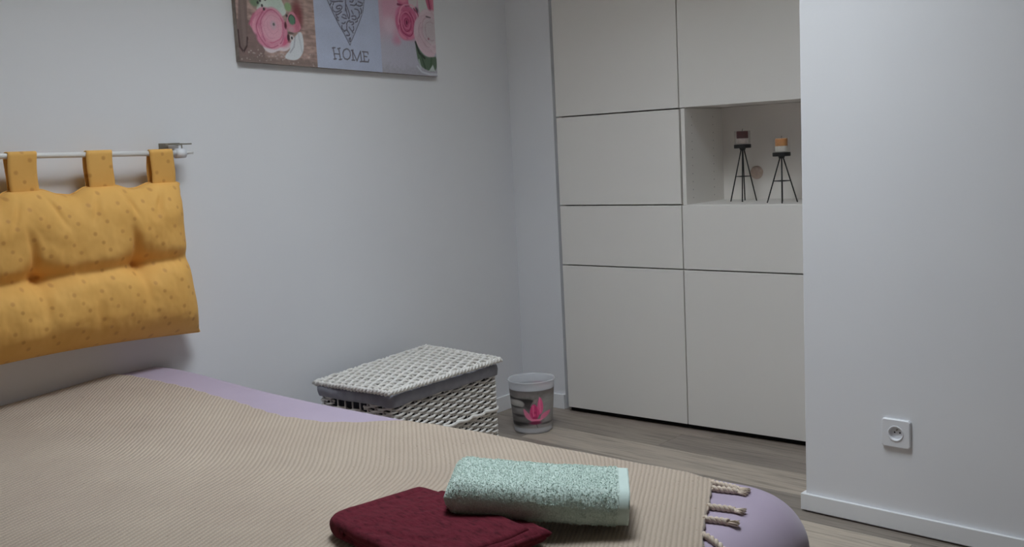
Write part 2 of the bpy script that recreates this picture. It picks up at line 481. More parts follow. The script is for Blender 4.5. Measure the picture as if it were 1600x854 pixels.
# ------------------------------------------------------------------ fitted cabinets
def cabinet(x0, x1, label, niche):
    t = empty('storage_cabinet', ((x0 + x1) / 2, 20, 0))
    tag(t, label, 'cabinet', 'built-in storage cabinets')
    off = Vector(t.location)
    def part(name, a, b, c, d, e, f, mat, bev=0.1):
        o = box(name, a, b, c, d, e, f, mat, t, bev)
        o.data.transform(Matrix.Translation(-off))
        return o
    Z = lambda z: z + 2.0
    gi = 0.22
    # carcass panels
    part('side_panel', x0 + .1, x0 + 1.7, 2.2, 42, Z(0), Z(193), M['cabinet_in'])
    part('side_panel', x1 - 1.7, x1 - .1, 2.2, 42, Z(0), Z(193), M['cabinet_in'])
    part('back_panel', x0 + 1.7, x1 - 1.7, 40, 41, Z(0), Z(193), M['cabinet_in'], 0)
    part('bottom_panel', x0 + 1.7, x1 - 1.7, 2.2, 40, Z(0), Z(1.6), M['cabinet_in'])
    part('top_panel', x0 + 1.7, x1 - 1.7, 2.2, 40, Z(191.4), Z(193), M['cabinet_in'])
    part('shadow_gap_strip', x0 + .02, x1 - .02, 2.4, 4.0, 0.02, Z(0) - .02, M['dark'], 0)  # black strip standing in for the deep shade below the fronts
    part('door', x0 + gi, x1 - gi, 0, 1.9, Z(0.2), Z(63.75), M['cabinet'])
    part('drawer_front', x0 + gi, x1 - gi, 0, 1.9, Z(64.25), Z(89.75), M['cabinet'])
    part('door', x0 + gi, x1 - gi, 0, 1.9, Z(128.25), Z(192.5), M['cabinet'])
    if not niche:
        part('door', x0 + gi, x1 - gi, 0, 1.9, Z(90.25), Z(127.75), M['cabinet'])
    else:
        part('shelf', x0 + 1.75, x1 - 1.75, 0.5, 39, Z(88.4), Z(90.0), M['cabinet_in'])
        part('shelf', x0 + 1.75, x1 - 1.75, 2.3, 39, Z(128.3), Z(129.9), M['cabinet_in'])
        part('niche_panel', x0 + .45, x0 + 2.15, 0.4, 33.0, Z(89.9), Z(127.9), M['cabinet'])
        part('niche_panel', x1 - 2.15, x1 - .45, 0.4, 33.0, Z(89.9), Z(127.9), M['cabinet'])
        part('niche_back', x0 + 1.8, x1 - 1.8, 32.5, 33.4, Z(90.0), Z(128.2), M['cabinet_in'], 0)
        # peg holes in the side of the niche
        a = Acc()
        for yy in (6.0, 24.0):
            for k in range(11):
                z = Z(92.5 + 3.2 * k)
                vs = [(x0 + 2.17, yy + .26 * math.cos(q), z + .26 * math.sin(q)) for q in np.linspace(0, 2 * math.pi, 9)[:-1]]
                a.add((vs, [tuple(range(8))]))
        o = a.obj('peg_holes', M['hole'], t, False); o.data.transform(Matrix.Translation(-off)); o['kind'] = 'stuff'
        # round cap on the back of the niche
        pr = [(0.01, 0.0), (2.1, 0.0), (2.35, -.05), (2.6, .12), (2.72, .3), (2.72, .6)]
        vs, fs = lathe_data(pr, n=40)
        vs = [(77.4 + v[0], 32.5 - .6 + v[2], Z(100.9) + v[1]) for v in vs]
        o = mesh_obj('cable_cap', vs, fs, M['cap'], t, True); o.data.transform(Matrix.Translation(-off)); o['label'] = 'round beige cap'
    return t
cabinet(0, 60.2, 'white handleless cabinet column with four closed fronts, beside the waste bin', False)
cabinet(60.2, 120.4, 'white handleless cabinet column with an open niche, beside the socket wall', True)

# ------------------------------------------------------------------ candle holders in the niche
ZS = 92.0
def holder(cx, cy, h, spread, rot, label):
    t = empty('candle_holder', (cx, cy, ZS)); tag(t, label, 'candle holder', 'candle holders in the niche')
    top = h
    for k in range(4):
        a = rot + k * math.pi / 2
        p0 = (spread * math.cos(a), spread * math.sin(a), 0.0); p1 = (.45 * math.cos(a), .45 * math.sin(a), top)
        v, f = tube_data([p0, p1], 0.26, 8)
        mesh_obj('leg', v, f, M['black_metal'], t, True)
    f_ = 0.47; rr = spread * (1 - f_) + .45 * f_
    ring = [(rr * math.cos(q), rr * math.sin(q), top * f_) for q in [rot + j * math.pi / 2 for j in range(4)]]
    a = Acc()
    for j in range(4): a.add(tube_data([ring[j], ring[(j + 1) % 4]], 0.16, 6))
    a.obj('brace', M['black_metal'], t)
    v, f = lathe_data([(0.01, top - .9), (1.0, top - .8), (1.2, top - .2), (1.2, top)], n=24); mesh_obj('collar', v, f, M['black_metal'], t, True)
    v, f = lathe_data([(0.01, top), (3.2, top), (3.35, top + .15), (3.35, top + 1.35), (3.2, top + 1.5), (0.01, top + 1.5)], n=40)
    mesh_obj('tray', v, f, M['black_metal'], t, False)
    b = top + 1.5
    v, f = lathe_data([(0.01, b + .02), (3.25, b + .02), (3.25, b + 5.3), (3.2, b + 5.35), (3.1, b + 5.3), (3.1, b + .25), (0.01, b + .25)], n=40)
    mesh_obj('glass_cup', v, f, M['glass'], t, True)
    return b + ZS
def candle(cx, cy, z, lower, upper, lab):
    t = empty('candle', (cx, cy, z)); tag(t, lab, 'candle', 'candles in glass cups')
    v, f = lathe_data([(0.01, 0), (2.25, 0), (2.3, .1), (2.3, 2.1), (0.01, 2.1)], n=32); mesh_obj('lower_wax', v, f, lower, t, False)
    v, f = lathe_data([(0.01, 2.1), (2.3, 2.1), (2.3, 4.75), (2.1, 4.95), (.5, 4.8), (0.01, 4.8)], n=32); mesh_obj('upper_wax', v, f, upper, t, False)
    v, f = tube_data([(0, 0, 4.7), (.05, 0, 5.4), (.15, .05, 5.9)], .12, 6); mesh_obj('wick', v, f, M['wick'], t, True)
zc = holder(77.6, 19.4, 21.2, 5.1, 0.35, 'taller black wire candle holder with a dark red candle, standing in the niche')
candle(77.6, 19.4, zc + .27, M['wax_white'], M['wax_red'], 'dark red and pale candle in the taller holder')
zc = holder(98.2, 9.9, 17.6, 5.6, 0.40, 'shorter black wire candle holder with an amber candle, standing in the niche')
candle(98.2, 9.9, zc + .27, M['wax_cream'], M['wax_orange'], 'amber and cream candle in the shorter holder')

# ------------------------------------------------------------------ power socket on the right wall
def socket():
    t = empty('power_socket')
    tag(t, 'square white power socket low on the right wall', 'socket')
    t.matrix_world = Matrix.Translation((RC + RDIR * 28.85 + Vector((0, 0, 29.75))) * CM) @ Matrix(((RDIR.x, RNRM.x, 0, 0), (RDIR.y, RNRM.y, 0, 0), (0, 0, 1, 0), (0, 0, 0, 1)))
    s = 4.2
    # face plate with a round opening
    n = 48; r = 2.35
    vs, fs = [], []
    def sq(a, hs):
        c_, s_ = math.cos(a), math.sin(a); k = hs / max(abs(c_), abs(s_)); return c_ * k, s_ * k
    rings = [('s', s, -.02), ('s', s, -.75), ('s', s - .25, -1.0), ('c', r, -1.0), ('c', r, -.3)]
    for kind, d, y in rings:
        for k in range(n):
            a = 2 * math.pi * (k + .5) / n
            x, z = sq(a, d) if kind == 's' else (d * math.cos(a), d * math.sin(a))
            vs.append((x, y, z))
    for i in range(len(rings) - 1):
        for k in range(n): fs.append((i * n + k, i * n + (k + 1) % n, (i + 1) * n + (k + 1) % n, (i + 1) * n + k))
    mesh_obj('face_plate', vs, fs, M['white_plastic'], t)
    def ylathe(name, prof, mat, smooth=True, c=(0, 0)):
        v, f = lathe_data(prof, n=40)
        v = [(c[0] + p[0], p[2], c[1] + p[1]) for p in v]
        return mesh_obj(name, v, f, mat, t, smooth)
    ylathe('socket_ring', [(2.33, -.9), (2.33, -1.12), (2.2, -1.22), (1.95, -1.12), (1.88, -.95)], M['white_plastic'])
    ylathe('socket_well', [(1.9, -.98), (1.82, -.12), (0.01, -.10)], M['white_plastic'], False)
    for hx, hz in ((-.62, .12), (.92, .12)):
        ylathe('pin_hole', [(0.01, -.13), (.24, -.13)], M['dark'], False, (hx, hz))
    v, f = tube_data([(.15, -.1, .98), (.15, -.75, .98), (.15, -.85, .98)], [.2, .2, .1], 12); mesh_obj('earth_pin', v, f, M['metal'], t, True)
socket()

# ------------------------------------------------------------------ picture on the left wall
PR = {"sep1":[[33.9,30.3],[33.5,23.7],[33.6,1.1]],"sep2":[[66.6,36.1],[66.5,27.3],[65.8,0.4]],"flower":[[5.0,12.7],[6.9,16.1],[10.6,17.7],[15.3,17.5],[19.0,16.0],[21.2,11.6],[21.2,8.0],[18.0,5.7],[14.2,6.4],[11.2,8.0],[9.7,8.8],[7.0,10.1],[5.7,11.7]],"white_low":[[9.6,8.1],[9.7,5.8],[11.4,3.9],[13.9,3.5],[16.6,4.8],[19.5,4.5],[22.0,6.0],[22.2,8.1],[18.1,6.7]],"white_right":[[27.3,12.6],[28.1,8.5],[27.6,4.8],[24.6,1.7],[19.3,1.9],[19.1,3.2],[21.9,5.5],[21.5,7.5],[24.4,10.3]],"white_top":[[8.4,17.7],[8.8,19.0],[10.1,22.6],[13.5,25.5],[18.6,25.1],[19.6,21.7],[20.7,20.0],[21.3,17.8],[19.0,16.3],[15.3,17.5],[10.6,17.7]],"pink_side":[[22.2,18.1],[23.9,18.8],[25.1,17.9],[27.1,14.4],[27.3,12.9],[24.8,11.4],[21.9,11.6],[20.4,13.8]],"cone":[[1.8,25.1],[4.9,25.5],[4.5,15.6],[3.8,8.1],[3.2,5.1],[1.8,3.2],[0.4,4.9],[0.2,10.3]],"pts_left":[[14.5,12.3],[22.0,20.1],[7.9,20.4],[23.4,15.8],[10.9,19.4],[11.6,18.3],[15.2,13.5],[21.3,9.5],[22.8,9.5],[26.4,17.8],[1.6,1.3],[11.8,0.7],[20.8,1.0],[22.9,12.5],[14.6,19.6],[21.3,17.2]],"unit":[[14.5,12.3],[17.7,12.6],[14.2,9.7]],"heart":[[38.2,27.7],[40.4,24.5],[42.4,20.7],[45.0,16.4],[47.5,13.0],[50.0,9.1],[52.9,13.8],[55.1,17.3],[57.6,21.8],[58.7,26.5],[59.4,30.2]],"h0":[[49.4,27.2],[49.3,23.6],[48.9,21.5]],"h1":[[49.5,23.7],[50.3,22.0],[51.0,20.2],[50.4,18.4],[49.7,19.8],[49.3,22.2]],"h2":[[42.6,22.3],[42.8,20.9],[44.2,20.4],[46.2,21.2],[47.5,22.4],[47.2,23.1],[45.6,23.1],[44.3,22.2],[45.1,21.7],[46.3,22.1]],"h3":[[41.8,24.3],[43.7,24.1],[45.8,24.6],[47.8,24.7]],"h4":[[43.3,23.6],[43.0,23.0]],"h5":[[44.1,19.8],[44.9,19.6],[47.0,21.0]],"h6":[[44.4,18.5],[44.5,17.8],[45.3,17.6]],"h7":[[44.2,19.3],[45.2,18.5]],"h8":[[47.0,19.1],[48.2,18.6],[49.2,18.7]],"h9":[[47.5,19.9],[48.5,20.0],[49.1,19.4]],"h10":[[46.8,16.8],[47.6,16.6],[48.5,17.3]],"h11":[[46.7,15.9],[46.5,15.0],[47.4,14.2],[48.1,13.7]],"h12":[[49.0,16.7],[49.7,17.7],[50.8,18.1]],"h13":[[49.2,16.5],[48.9,14.9],[49.6,13.8]],"h14":[[50.7,17.5],[52.4,17.8],[52.8,17.1],[51.7,16.7]],"h15":[[52.3,16.1],[52.6,14.9],[51.7,14.3]],"h16":[[50.2,15.6],[51.3,14.5],[52.0,13.7]],"h17":[[47.6,13.9],[48.8,14.6],[50.0,13.5],[50.3,12.6],[48.6,12.5]],"h18":[[51.7,23.9],[53.8,23.8],[54.7,24.8]],"h19":[[51.4,25.1],[52.7,24.9],[53.2,25.8]],"h20":[[55.6,25.5],[57.7,25.1]],"h21":[[54.7,24.2],[56.3,23.8],[57.6,24.5]],"h22":[[51.8,19.7],[53.5,20.2],[54.2,19.3],[53.3,18.5],[52.1,18.8]],"h23":[[53.6,17.8],[54.5,18.1],[54.6,18.8]],"h24":[[55.7,21.6],[55.9,20.1],[54.6,19.1]],"h25":[[53.7,22.6],[55.3,22.5],[55.9,21.6]],"h26":[[50.2,11.7],[49.7,10.8],[50.3,10.2],[50.8,11.0],[50.4,11.7]],"h27":[[41.6,22.8],[42.3,23.8]],"h28":[[52.0,21.8],[52.7,20.7]],"h29":[[56.6,23.2],[57.2,22.0],[56.5,21.1]],"L0":[[41.6,7.5],[42.2,3.5]],"L1":[[41.2,7.4],[42.6,7.6]],"L2":[[41.6,3.4],[42.8,3.6]],"L3":[[44.3,7.4],[44.8,3.5]],"L4":[[43.8,7.3],[45.0,7.6]],"L5":[[44.2,3.4],[45.4,3.6]],"L6":[[42.0,5.4],[44.6,5.4]],"L7":[[48.1,7.6],[49.2,7.4],[49.8,6.6],[49.9,5.4],[49.3,4.3],[48.2,3.7],[47.0,3.9],[46.3,4.7],[46.2,5.9],[46.8,7.0],[48.1,7.6]],"L8":[[51.0,7.2],[51.1,3.7]],"L9":[[50.4,7.2],[51.4,7.3]],"L10":[[50.5,3.6],[51.9,3.7]],"L11":[[51.0,7.2],[53.0,3.5],[55.1,7.2]],"L12":[[55.1,7.2],[55.3,3.4]],"L13":[[54.6,3.3],[56.1,3.5]],"L14":[[56.6,7.2],[56.8,3.6]],"L15":[[56.0,7.1],[58.8,7.1],[58.9,6.4]],"L16":[[56.7,5.5],[58.2,5.4]],"L17":[[56.1,3.5],[58.8,3.5],[59.1,4.4]],"rf1":[[74.5,23.5],[76.5,26.3],[80.9,26.4],[86.1,25.4],[87.5,23.0],[85.6,19.9],[84.7,15.4],[81.3,13.0],[77.1,13.4],[74.9,17.5]],"rf1haze":[[67.0,29.5],[76.1,30.5],[76.6,24.1],[75.0,18.2],[77.0,11.2],[74.0,12.8],[71.9,18.0],[68.1,20.4]],"rf2":[[85.8,22.1],[90.2,23.7],[94.6,23.5],[97.4,22.5],[96.9,8.2],[93.2,7.2],[90.0,8.1],[86.4,11.2],[85.1,14.0],[84.3,17.2]],"rtop":[[75.7,31.9],[83.6,32.8],[83.7,28.5],[82.0,26.5],[76.3,26.6]],"rtop2":[[82.4,31.2],[87.7,31.8],[87.3,27.4],[85.1,25.9],[82.5,26.9]],"rtop3":[[87.7,31.8],[92.1,32.3],[92.8,28.0],[95.2,23.8],[90.2,23.3],[88.2,24.9]],"rtop4":[[91.7,33.7],[98.0,34.5],[97.1,23.6],[94.7,24.8],[92.8,28.0]],"leaf":[[84.8,14.0],[87.4,9.8],[91.0,7.4],[95.5,7.7],[97.1,8.2],[96.9,2.1],[91.6,1.9],[86.4,4.1],[85.4,8.9]],"glass":[[85.3,4.1],[86.7,1.9],[90.4,0.7],[97.1,0.6],[97.0,-0.5],[88.2,-0.4],[85.3,1.5]],"stem":[[91.9,1.9],[94.6,4.6],[95.8,2.1]],"pts_right":[[80.9,20.2],[93.0,18.0],[71.4,17.9],[73.9,23.3],[76.7,14.4],[79.0,11.0],[92.8,15.0],[95.2,18.2]],"unitR":[[80.9,20.2],[84.6,20.6],[80.5,16.2]]}
def inpoly(X, Y, poly):
    r = np.zeros(X.shape, bool); n = len(poly)
    for i in range(n):
        x1, y1 = poly[i]; x2, y2 = poly[(i + 1) % n]
        if y1 == y2: continue
        c_ = ((y1 > Y) != (y2 > Y)) & (X < (x2 - x1) * (Y - y1) / (y2 - y1) + x1)
        r ^= c_
    return r
def dline(X, Y, pts):
    d = np.full(X.shape, 1e9)
    for (x1, y1), (x2, y2) in zip(pts[:-1], pts[1:]):
        dx, dy = x2 - x1, y2 - y1; L = dx * dx + dy * dy + 1e-9
        t = np.clip(((X - x1) * dx + (Y - y1) * dy) / L, 0, 1)
        d = np.minimum(d, np.hypot(X - x1 - t * dx, Y - y1 - t * dy))
    return d
def smooth_poly(p, it=2):
    for _ in range(it):
        q = []
        for i in range(len(p)):
            a, b = p[i], p[(i + 1) % len(p)]
            q += [(.75 * a[0] + .25 * b[0], .75 * a[1] + .25 * b[1]), (.25 * a[0] + .75 * b[0], .25 * a[1] + .75 * b[1])]
        p = q
    return p
def vnoise(X, Y, s, seed=0):
    """smooth value noise in numpy"""
    rs = np.random.RandomState(seed); T = rs.rand(64, 64)
    x, y = X / s, Y / s; xi, yi = np.floor(x).astype(int), np.floor(y).astype(int)
    fx, fy = x - xi, y - yi; fx = fx * fx * (3 - 2 * fx); fy = fy * fy * (3 - 2 * fy)
    g = lambda a, b: T[a % 64, b % 64]
    return (g(xi, yi) * (1 - fx) + g(xi + 1, yi) * fx) * (1 - fy) + (g(xi, yi + 1) * (1 - fx) + g(xi + 1, yi + 1) * fx) * fy
class Paint:
    def __init__(s, X, Y): s.X, s.Y = X, Y; s.c = np.zeros(X.shape + (3,))
    def fill(s, mask, col, a=1.0):
        mask = np.asarray(mask, float) * a
        s.c += (np.array(col, float) / 255 - s.c) * mask[..., None]
    def poly(s, p, col, a=1.0, soft=0, it=2):
        p = smooth_poly(p, it); k = inpoly(s.X, s.Y, p).astype(float)
        if soft:
            d = dline(s.X, s.Y, p + p[:1]); sd = np.where(k > 0, d, -d); k = sstep(-soft, soft, sd)
        s.fill(k, col, a)
    def line(s, p, w, col, a=1.0):
        s.fill(1 - sstep(w * .6, w * 1.2, dline(s.X, s.Y, p)), col, a)
    def ell(s, c, rx, ry, col, a=1.0, soft=.15, rot=0):
        dx, dy = s.X - c[0], s.Y - c[1]; x = dx * math.cos(rot) + dy * math.sin(rot); y = -dx * math.sin(rot) + dy * math.cos(rot)
        d = np.hypot(x / rx, y / ry); s.fill(1 - sstep(1 - soft, 1 + soft, d), col, a)
    def ring(s, c, rx, ry, w, col, a=1.0, a0=0, a1=360, rot=0):
        wv = lambda q: 1 + .055 * math.sin(2 * math.radians(q) + rx * 7) + .035 * math.sin(5 * math.radians(q) + ry * 11)
        pts = [(c[0] + wv(q) * rx * math.cos(math.radians(q)) * math.cos(rot) - wv(q) * ry * math.sin(math.radians(q)) * math.sin(rot),
                c[1] + wv(q) * rx * math.cos(math.radians(q)) * math.sin(rot) + wv(q) * ry * math.sin(math.radians(q)) * math.cos(rot)) for q in np.linspace(a0, a1, 40)]
        s.line(pts, w, col, a)
    def rose(s, c, R, dark, mid, light, seed, asp=1.15, tilt=0.0):
        r_ = random.Random(seed)
        lerp = lambda a, b, t: tuple(a[i] + (b[i] - a[i]) * t for i in range(3))
        for ring, (f, n, sz) in enumerate(((.74, 6, .50), (.56, 6, .46), (.40, 5, .40), (.25, 4, .32), (.12, 3, .22))):
            for k in range(n):
                q = 2 * math.pi * (k + .5 * (ring % 2) + r_.uniform(-.12, .12)) / n
                px, py = c[0] + R * f * math.cos(q), c[1] + R * asp * f * math.sin(q)
                rot = q + math.pi / 2 + r_.uniform(-.25, .25) + tilt
                a_, b_ = R * sz * r_.uniform(.95, 1.15), R * sz * .72
                s.ell((px - .05 * R * math.cos(q), py - .07 * R * asp * math.sin(q)), a_ * 1.08, b_ * 1.12, dark, .55, .22, rot)
                s.ell((px, py), a_, b_, lerp(mid, light, r_.uniform(.1, .9)), .92, .16, rot)
                s.ell((px - .10 * R * math.cos(q), py - .10 * R * asp * math.sin(q)), a_ * .8, b_ * .55, lerp(dark, mid, .55), .45, .6, rot)
    def shade(s, f): s.c *= np.asarray(f)[..., None]
def set_print(o, cols):
    """cols (nverts,3) sRGB 0..1"""
    c = np.clip(cols, 0, 1)
    lin = np.where(c <= 0.04045, c / 12.92, ((c + .055) / 1.055) ** 2.4)
    at = o.data.color_attributes.new(name='print', type='FLOAT_COLOR', domain='POINT')
    at.data.foreach_set('color', np.concatenate([lin, np.ones((len(lin), 1))], 1).astype(np.float32).ravel())

def picture():
    W, HH, DEP = 97.0, 46.0, 2.0
    t = empty('wall_picture', (WX, -142.7, 151.1))
    tag(t, 'wide canvas print with pink flowers and a heart above the word HOME', 'picture')
    o0 = Vector((WX + DEP + .02, -142.69, 151.1)); es = Vector((0, 97.0, -2.7)) / 97.0; et = Vector((0, 0, 1))
    off = Vector((WX, -142.7, 151.1))
    nu, nv = 440, 210
    S_, T_ = np.meshgrid(np.linspace(0, W, nu), np.linspace(0, HH, nv), indexing='ij')
    P = Paint(S_, T_)
    Fp = PR
    # left panel: weathered wood
    nz = vnoise(S_, T_, 1.1, 1); nl = vnoise(S_ * .25, T_, 0.5, 2)
    P.fill(np.ones_like(S_), (172, 146, 138)); P.shade(.80 + .26 * nl + .14 * nz)
    P.fill((S_ < 9.5 + 2 * nz) & (T_ < 14), (122, 102, 98), .75)
    P.fill(1 - sstep(2, 4.5, T_ + 1.5 * nz), (128, 112, 106), .7)
    P.poly(Fp['cone'], (122, 104, 100), .9, .3); P.line(Fp['cone'][3:8], .35, (58, 40, 40), .8); P.line([(2.6, 24), (2.7, 6)], .8, (146, 130, 124), .5)
    for k in range(46):
        r_ = random.Random(k); P.ell((r_.uniform(.5, 33), r_.uniform(.3, 4.5)), r_.uniform(.15, .55), r_.uniform(.12, .35), (205, 196, 190), .55)
    pl = Fp['pts_left']
    P.ell((26.0, 17.5), 2.2, 4.6, (120, 50, 56), .75, .6)
    P.poly(Fp['white_top'], (206, 216, 208), 1, .25); P.poly([(12, 24), (18, 24), (20, 20), (17, 18), (13, 20)], (190, 208, 196), .6, .8)
    P.poly(Fp['pink_side'], (212, 140, 158), 1, .25); P.ell((25.6, 15), 1.2, 3, (184, 96, 118), .5, .5)
    P.poly(Fp['white_low'], (226, 214, 218), 1, .2); P.poly(Fp['white_right'], (218, 222, 226), 1, .2)
    P.line([(21.6, 4.4), (23.4, 6.4), (24.3, 10)], .3, (160, 160, 170), .6); P.line([(25.8, 11.4), (27.0, 5)], .4, (190, 196, 202), .6)
    P.poly(Fp['flower'], (222, 146, 168), 1, .2)
    P.line(Fp['flower'][0:4], .4, (196, 104, 132), .7)
    P.poly([(5.2, 12.6), (7, 15.8), (10.4, 17.4), (9, 14), (9.2, 11), (9.6, 9.2), (7.2, 10.4)], (204, 118, 146), .8, .4)
    P.ell((18.8, 8.0), 2.6, 1.8, (214, 92, 128), .7, .6); P.ell((14.5, 6.8), 3.5, 1.0, (228, 176, 190), .7, .6)
    c0 = pl[0]
    P.rose((c0[0] - 1.0, c0[1] - .1), 6.7, (176, 84, 116), (216, 136, 162), (234, 172, 190), 4, .98)
    P.ring((c0[0] + .2, c0[1] - .1), 5.2, 5.7, .22, (184, 92, 122), .75, -60, 230); P.ring((c0[0], c0[1]), 6.3, 6.7, .25, (178, 82, 112), .6, 110, 290)
    P.ell((c0[0] + .3, c0[1]), 4.6, 5.1, (228, 174, 190), .9, .22)
    P.ring((c0[0] + .2, c0[1] + .3), 3.6, 3.9, .16, (204, 134, 156), .5, 30, 280); P.ring((c0[0] + .4, c0[1] + .7), 2.4, 2.6, .15, (208, 146, 166), .5, 150, 400)
    P.ring((c0[0] + .2, c0[1]), 4.5, 5.0, .22, (206, 96, 130), .6, 250, 400)
    P.ell((c0[0] + .6, c0[1] + 1.0), 1.3, 1.5, (206, 176, 186), .8, .4); P.ell((c0[0] + .8, c0[1] + 1.2), .45, .5, (90, 96, 90), .9, .4)
    P.ell(pl[1], 1.5, 1.5, (150, 178, 132), 1, .3); P.ell(pl[2], 2.0, 1.6, (116, 142, 112), .9, .4); P.ell(pl[3], 1.5, 1.7, (96, 138, 112), 1, .25); P.ring(pl[3], 1.4, 1.6, .2, (52, 70, 62), .8, -40, 200)
    for p_ in (pl[4], pl[5], (10.2, 21), (12.4, 21.6), (9.2, 20.2), (21.2, 17)): P.ell(p_, .45, .5, (54, 52, 54), .9, .4)
    P.ell(pl[7], .6, 1.2, (60, 34, 40), .9, .4); P.ell((20.4, 13.6), .5, 1.2, (84, 34, 46), .9, .4); P.ell((22.4, 11.1), 1.3, .4, (80, 70, 70), .7, .4)
    P.ell(pl[8], .9, 1.0, (214, 206, 206), 1, .3); P.ell(pl[8], .4, .5, (40, 34, 38), 1, .3); P.ell(pl[13], 1.2, .9, (208, 160, 172), .9, .4)
    # middle panel
    mid = (S_ > 33.6) & (S_ < 66.0)
    P.fill(mid, (186, 194, 216)); sh = 1 + .03 * (vnoise(S_, T_, 4, 5) - .5); P.shade(np.where(mid, sh, 1))
    P.poly(Fp['heart'], (172, 178, 200), 1, .15, it=1)
    P.line(Fp['heart'][:6], .22, (92, 90, 106), .9); P.line(Fp['heart'][5:], .20, (104, 102, 118), .8)
    hp = Fp['heart']
    for k in sorted(Fp):
        if k[0] == 'h' and k != 'heart':
            q = Fp[k]
            qs = q
            for _ in range(2):
                qn = [qs[0]]
                for a, b in zip(qs[:-1], qs[1:]): qn += [(.75 * a[0] + .25 * b[0], .75 * a[1] + .25 * b[1]), (.25 * a[0] + .75 * b[0], .25 * a[1] + .75 * b[1])]
                qs = qn + [qs[-1]]
            P.line([(a + .22, b - .18) for a, b in qs], .34, (206, 210, 226), .7)
            P.line(qs, .30, (92, 88, 104), .85)
    for k in sorted(Fp):
        if k[0] == 'L': P.line(Fp[k], .27, (104, 98, 108), .95)
    # right panel
    rt = S_ >= 66.0
    P.fill(rt, (188, 186, 200)); P.fill(rt * sstep(9, 20, T_ - (S_ - 66) * .1), (214, 172, 190), .75)
    P.fill(rt * (1 - sstep(2, 6, T_ + 3 * vnoise(S_, T_, .8, 9))), (168, 166, 176), .7)
    P.poly(Fp['rf1haze'], (214, 158, 180), .7, 1.5); P.ell((71.4, 18.5), 3.2, 3.2, (218, 196, 208), .8, .6); P.ell((74.5, 12.6), 2.2, 1.6, (206, 130, 160), .5, .8)
    P.poly(Fp['rtop'], (206, 112, 146), 1, .4); P.line([(76.4, 26.8), (80, 26.4), (84, 27.4)], .5, (120, 36, 70), .8); P.ell((79.5, 29), 2, 1.4, (224, 150, 174), .8, .5)
    P.poly(Fp['rtop4'], (206, 110, 140), 1, .3); P.line([(94, 31), (95, 26), (96.6, 24)], .4, (130, 46, 76), .7); P.line([(96, 32), (96.6, 27)], .3, (232, 160, 180), .7)
    P.poly(Fp['rtop2'], (208, 200, 202), 1, .3); P.poly(Fp['rtop3'], (206, 210, 206), 1, .3); P.ell((86.6, 25.4), 1.2, 1.2, (60, 50, 56), .8, .5)
    P.poly(Fp['rf1'], (214, 140, 170), 1, .4)
    P.ell((83, 15.5), 4, 2, (212, 120, 156), .6, .6)
    c1 = Fp['pts_right'][0]
    P.rose(c1, 5.6, (146, 46, 86), (204, 104, 142), (230, 154, 180), 9, 1.2)
    P.ell(c1, 3.9, 5.1, (196, 92, 130), .8, .25)
    for rx, ry, col, q0 in ((4.0, 5.2, (150, 44, 84), 150), (3.1, 4.1, (222, 142, 168), 40), (2.5, 3.3, (150, 48, 88), 200), (1.9, 2.4, (212, 126, 158), 90), (1.2, 1.6, (146, 46, 86), 0)):
        P.ring(c1, rx, ry, .24, col, .75, q0, q0 + 270)
    P.ell(c1, .5, .9, (96, 26, 56), .9, .5); P.ring((c1[0] + 1, c1[1] + 1.2), 5.4, 6.0, .35, (232, 168, 190), .8, 20, 200); P.ring((c1[0] + 2, c1[1] + 2.6), 4.6, 3.6, .3, (158, 50, 84), .8, -10, 60)
    P.poly(Fp['rf2'], (222, 196, 206), 1, .3)
    c2 = Fp['pts_right'][1]
    P.rose((c2[0] + 1.4, c2[1] - .2), 8.2, (186, 150, 164), (216, 190, 200), (230, 212, 218), 14, 1.0)
    P.ell((c2[0] + 1.6, c2[1]), 4.6, 5.0, (204, 194, 198), .85, .3)
    for rx, ry, a0, a1 in ((4.9, 5.4, 120, 270), (6.4, 6.7, 150, 260), (3.2, 3.6, 60, 300)):
        P.ring((c2[0] + 1.4, c2[1]), rx, ry, .15, (168, 128, 142), .5, a0, a1)
    P.poly([(96, 7), (93, 6.4), (89.6, 7.4), (86, 10.6), (84.4, 13.2), (84, 6), (86, 0), (97, 0)], (92, 108, 92), .0, .3)
    P.ell((c2[0] - .1, c2[1] - 3.2), .45, .45, (160, 90, 110), .8, .4); P.line([(92.2, 23.6), (94.6, 23.4)], .3, (70, 56, 62), .7)
    P.poly(Fp['leaf'], (92, 112, 92), 1, .3); P.line([(85.2, 13), (87, 8.8), (90, 7)], .5, (44, 50, 46), .8); P.line([(88, 8), (90, 3)], .5, (62, 84, 64), .8); P.line([(94, 7), (93, 2.4)], .6, (70, 96, 70), .8)
    P.poly(Fp['stem'], (206, 214, 214), .9, .2, 0); P.line([(86.6, 6), (87.5, 3)], .5, (196, 206, 206), .7); P.line([(85.5, 3.4), (88, 1.4), (92, .7), (97, .9)], .45, (210, 214, 222), .9)
    vs = np.empty((nu, nv, 3))
    for i in range(3): vs[..., i] = (o0[i] - off[i]) + es[i] * S_ + et[i] * T_
    o = mesh_obj('print', vs.reshape(-1, 3), grid_faces(nu, nv), M['print'], t); set_print(o, P.c.reshape(-1, 3))
    # stretched canvas body
    cs = []
    for x in (WX + .05, WX + DEP):
        for s_, h_ in ((0, 0), (W, 0), (W, HH), (0, HH)):
            p_ = Vector((x, -142.69, 151.1)) + es * s_ + et * h_ - off; cs.append(tuple(p_))
    mesh_obj('canvas', cs, [(0, 1, 2, 3), (4, 5, 6, 7), (0, 1, 5, 4), (1, 2, 6, 5), (2, 3, 7, 6), (3, 0, 4, 7)], M['canvas'], t)
picture()

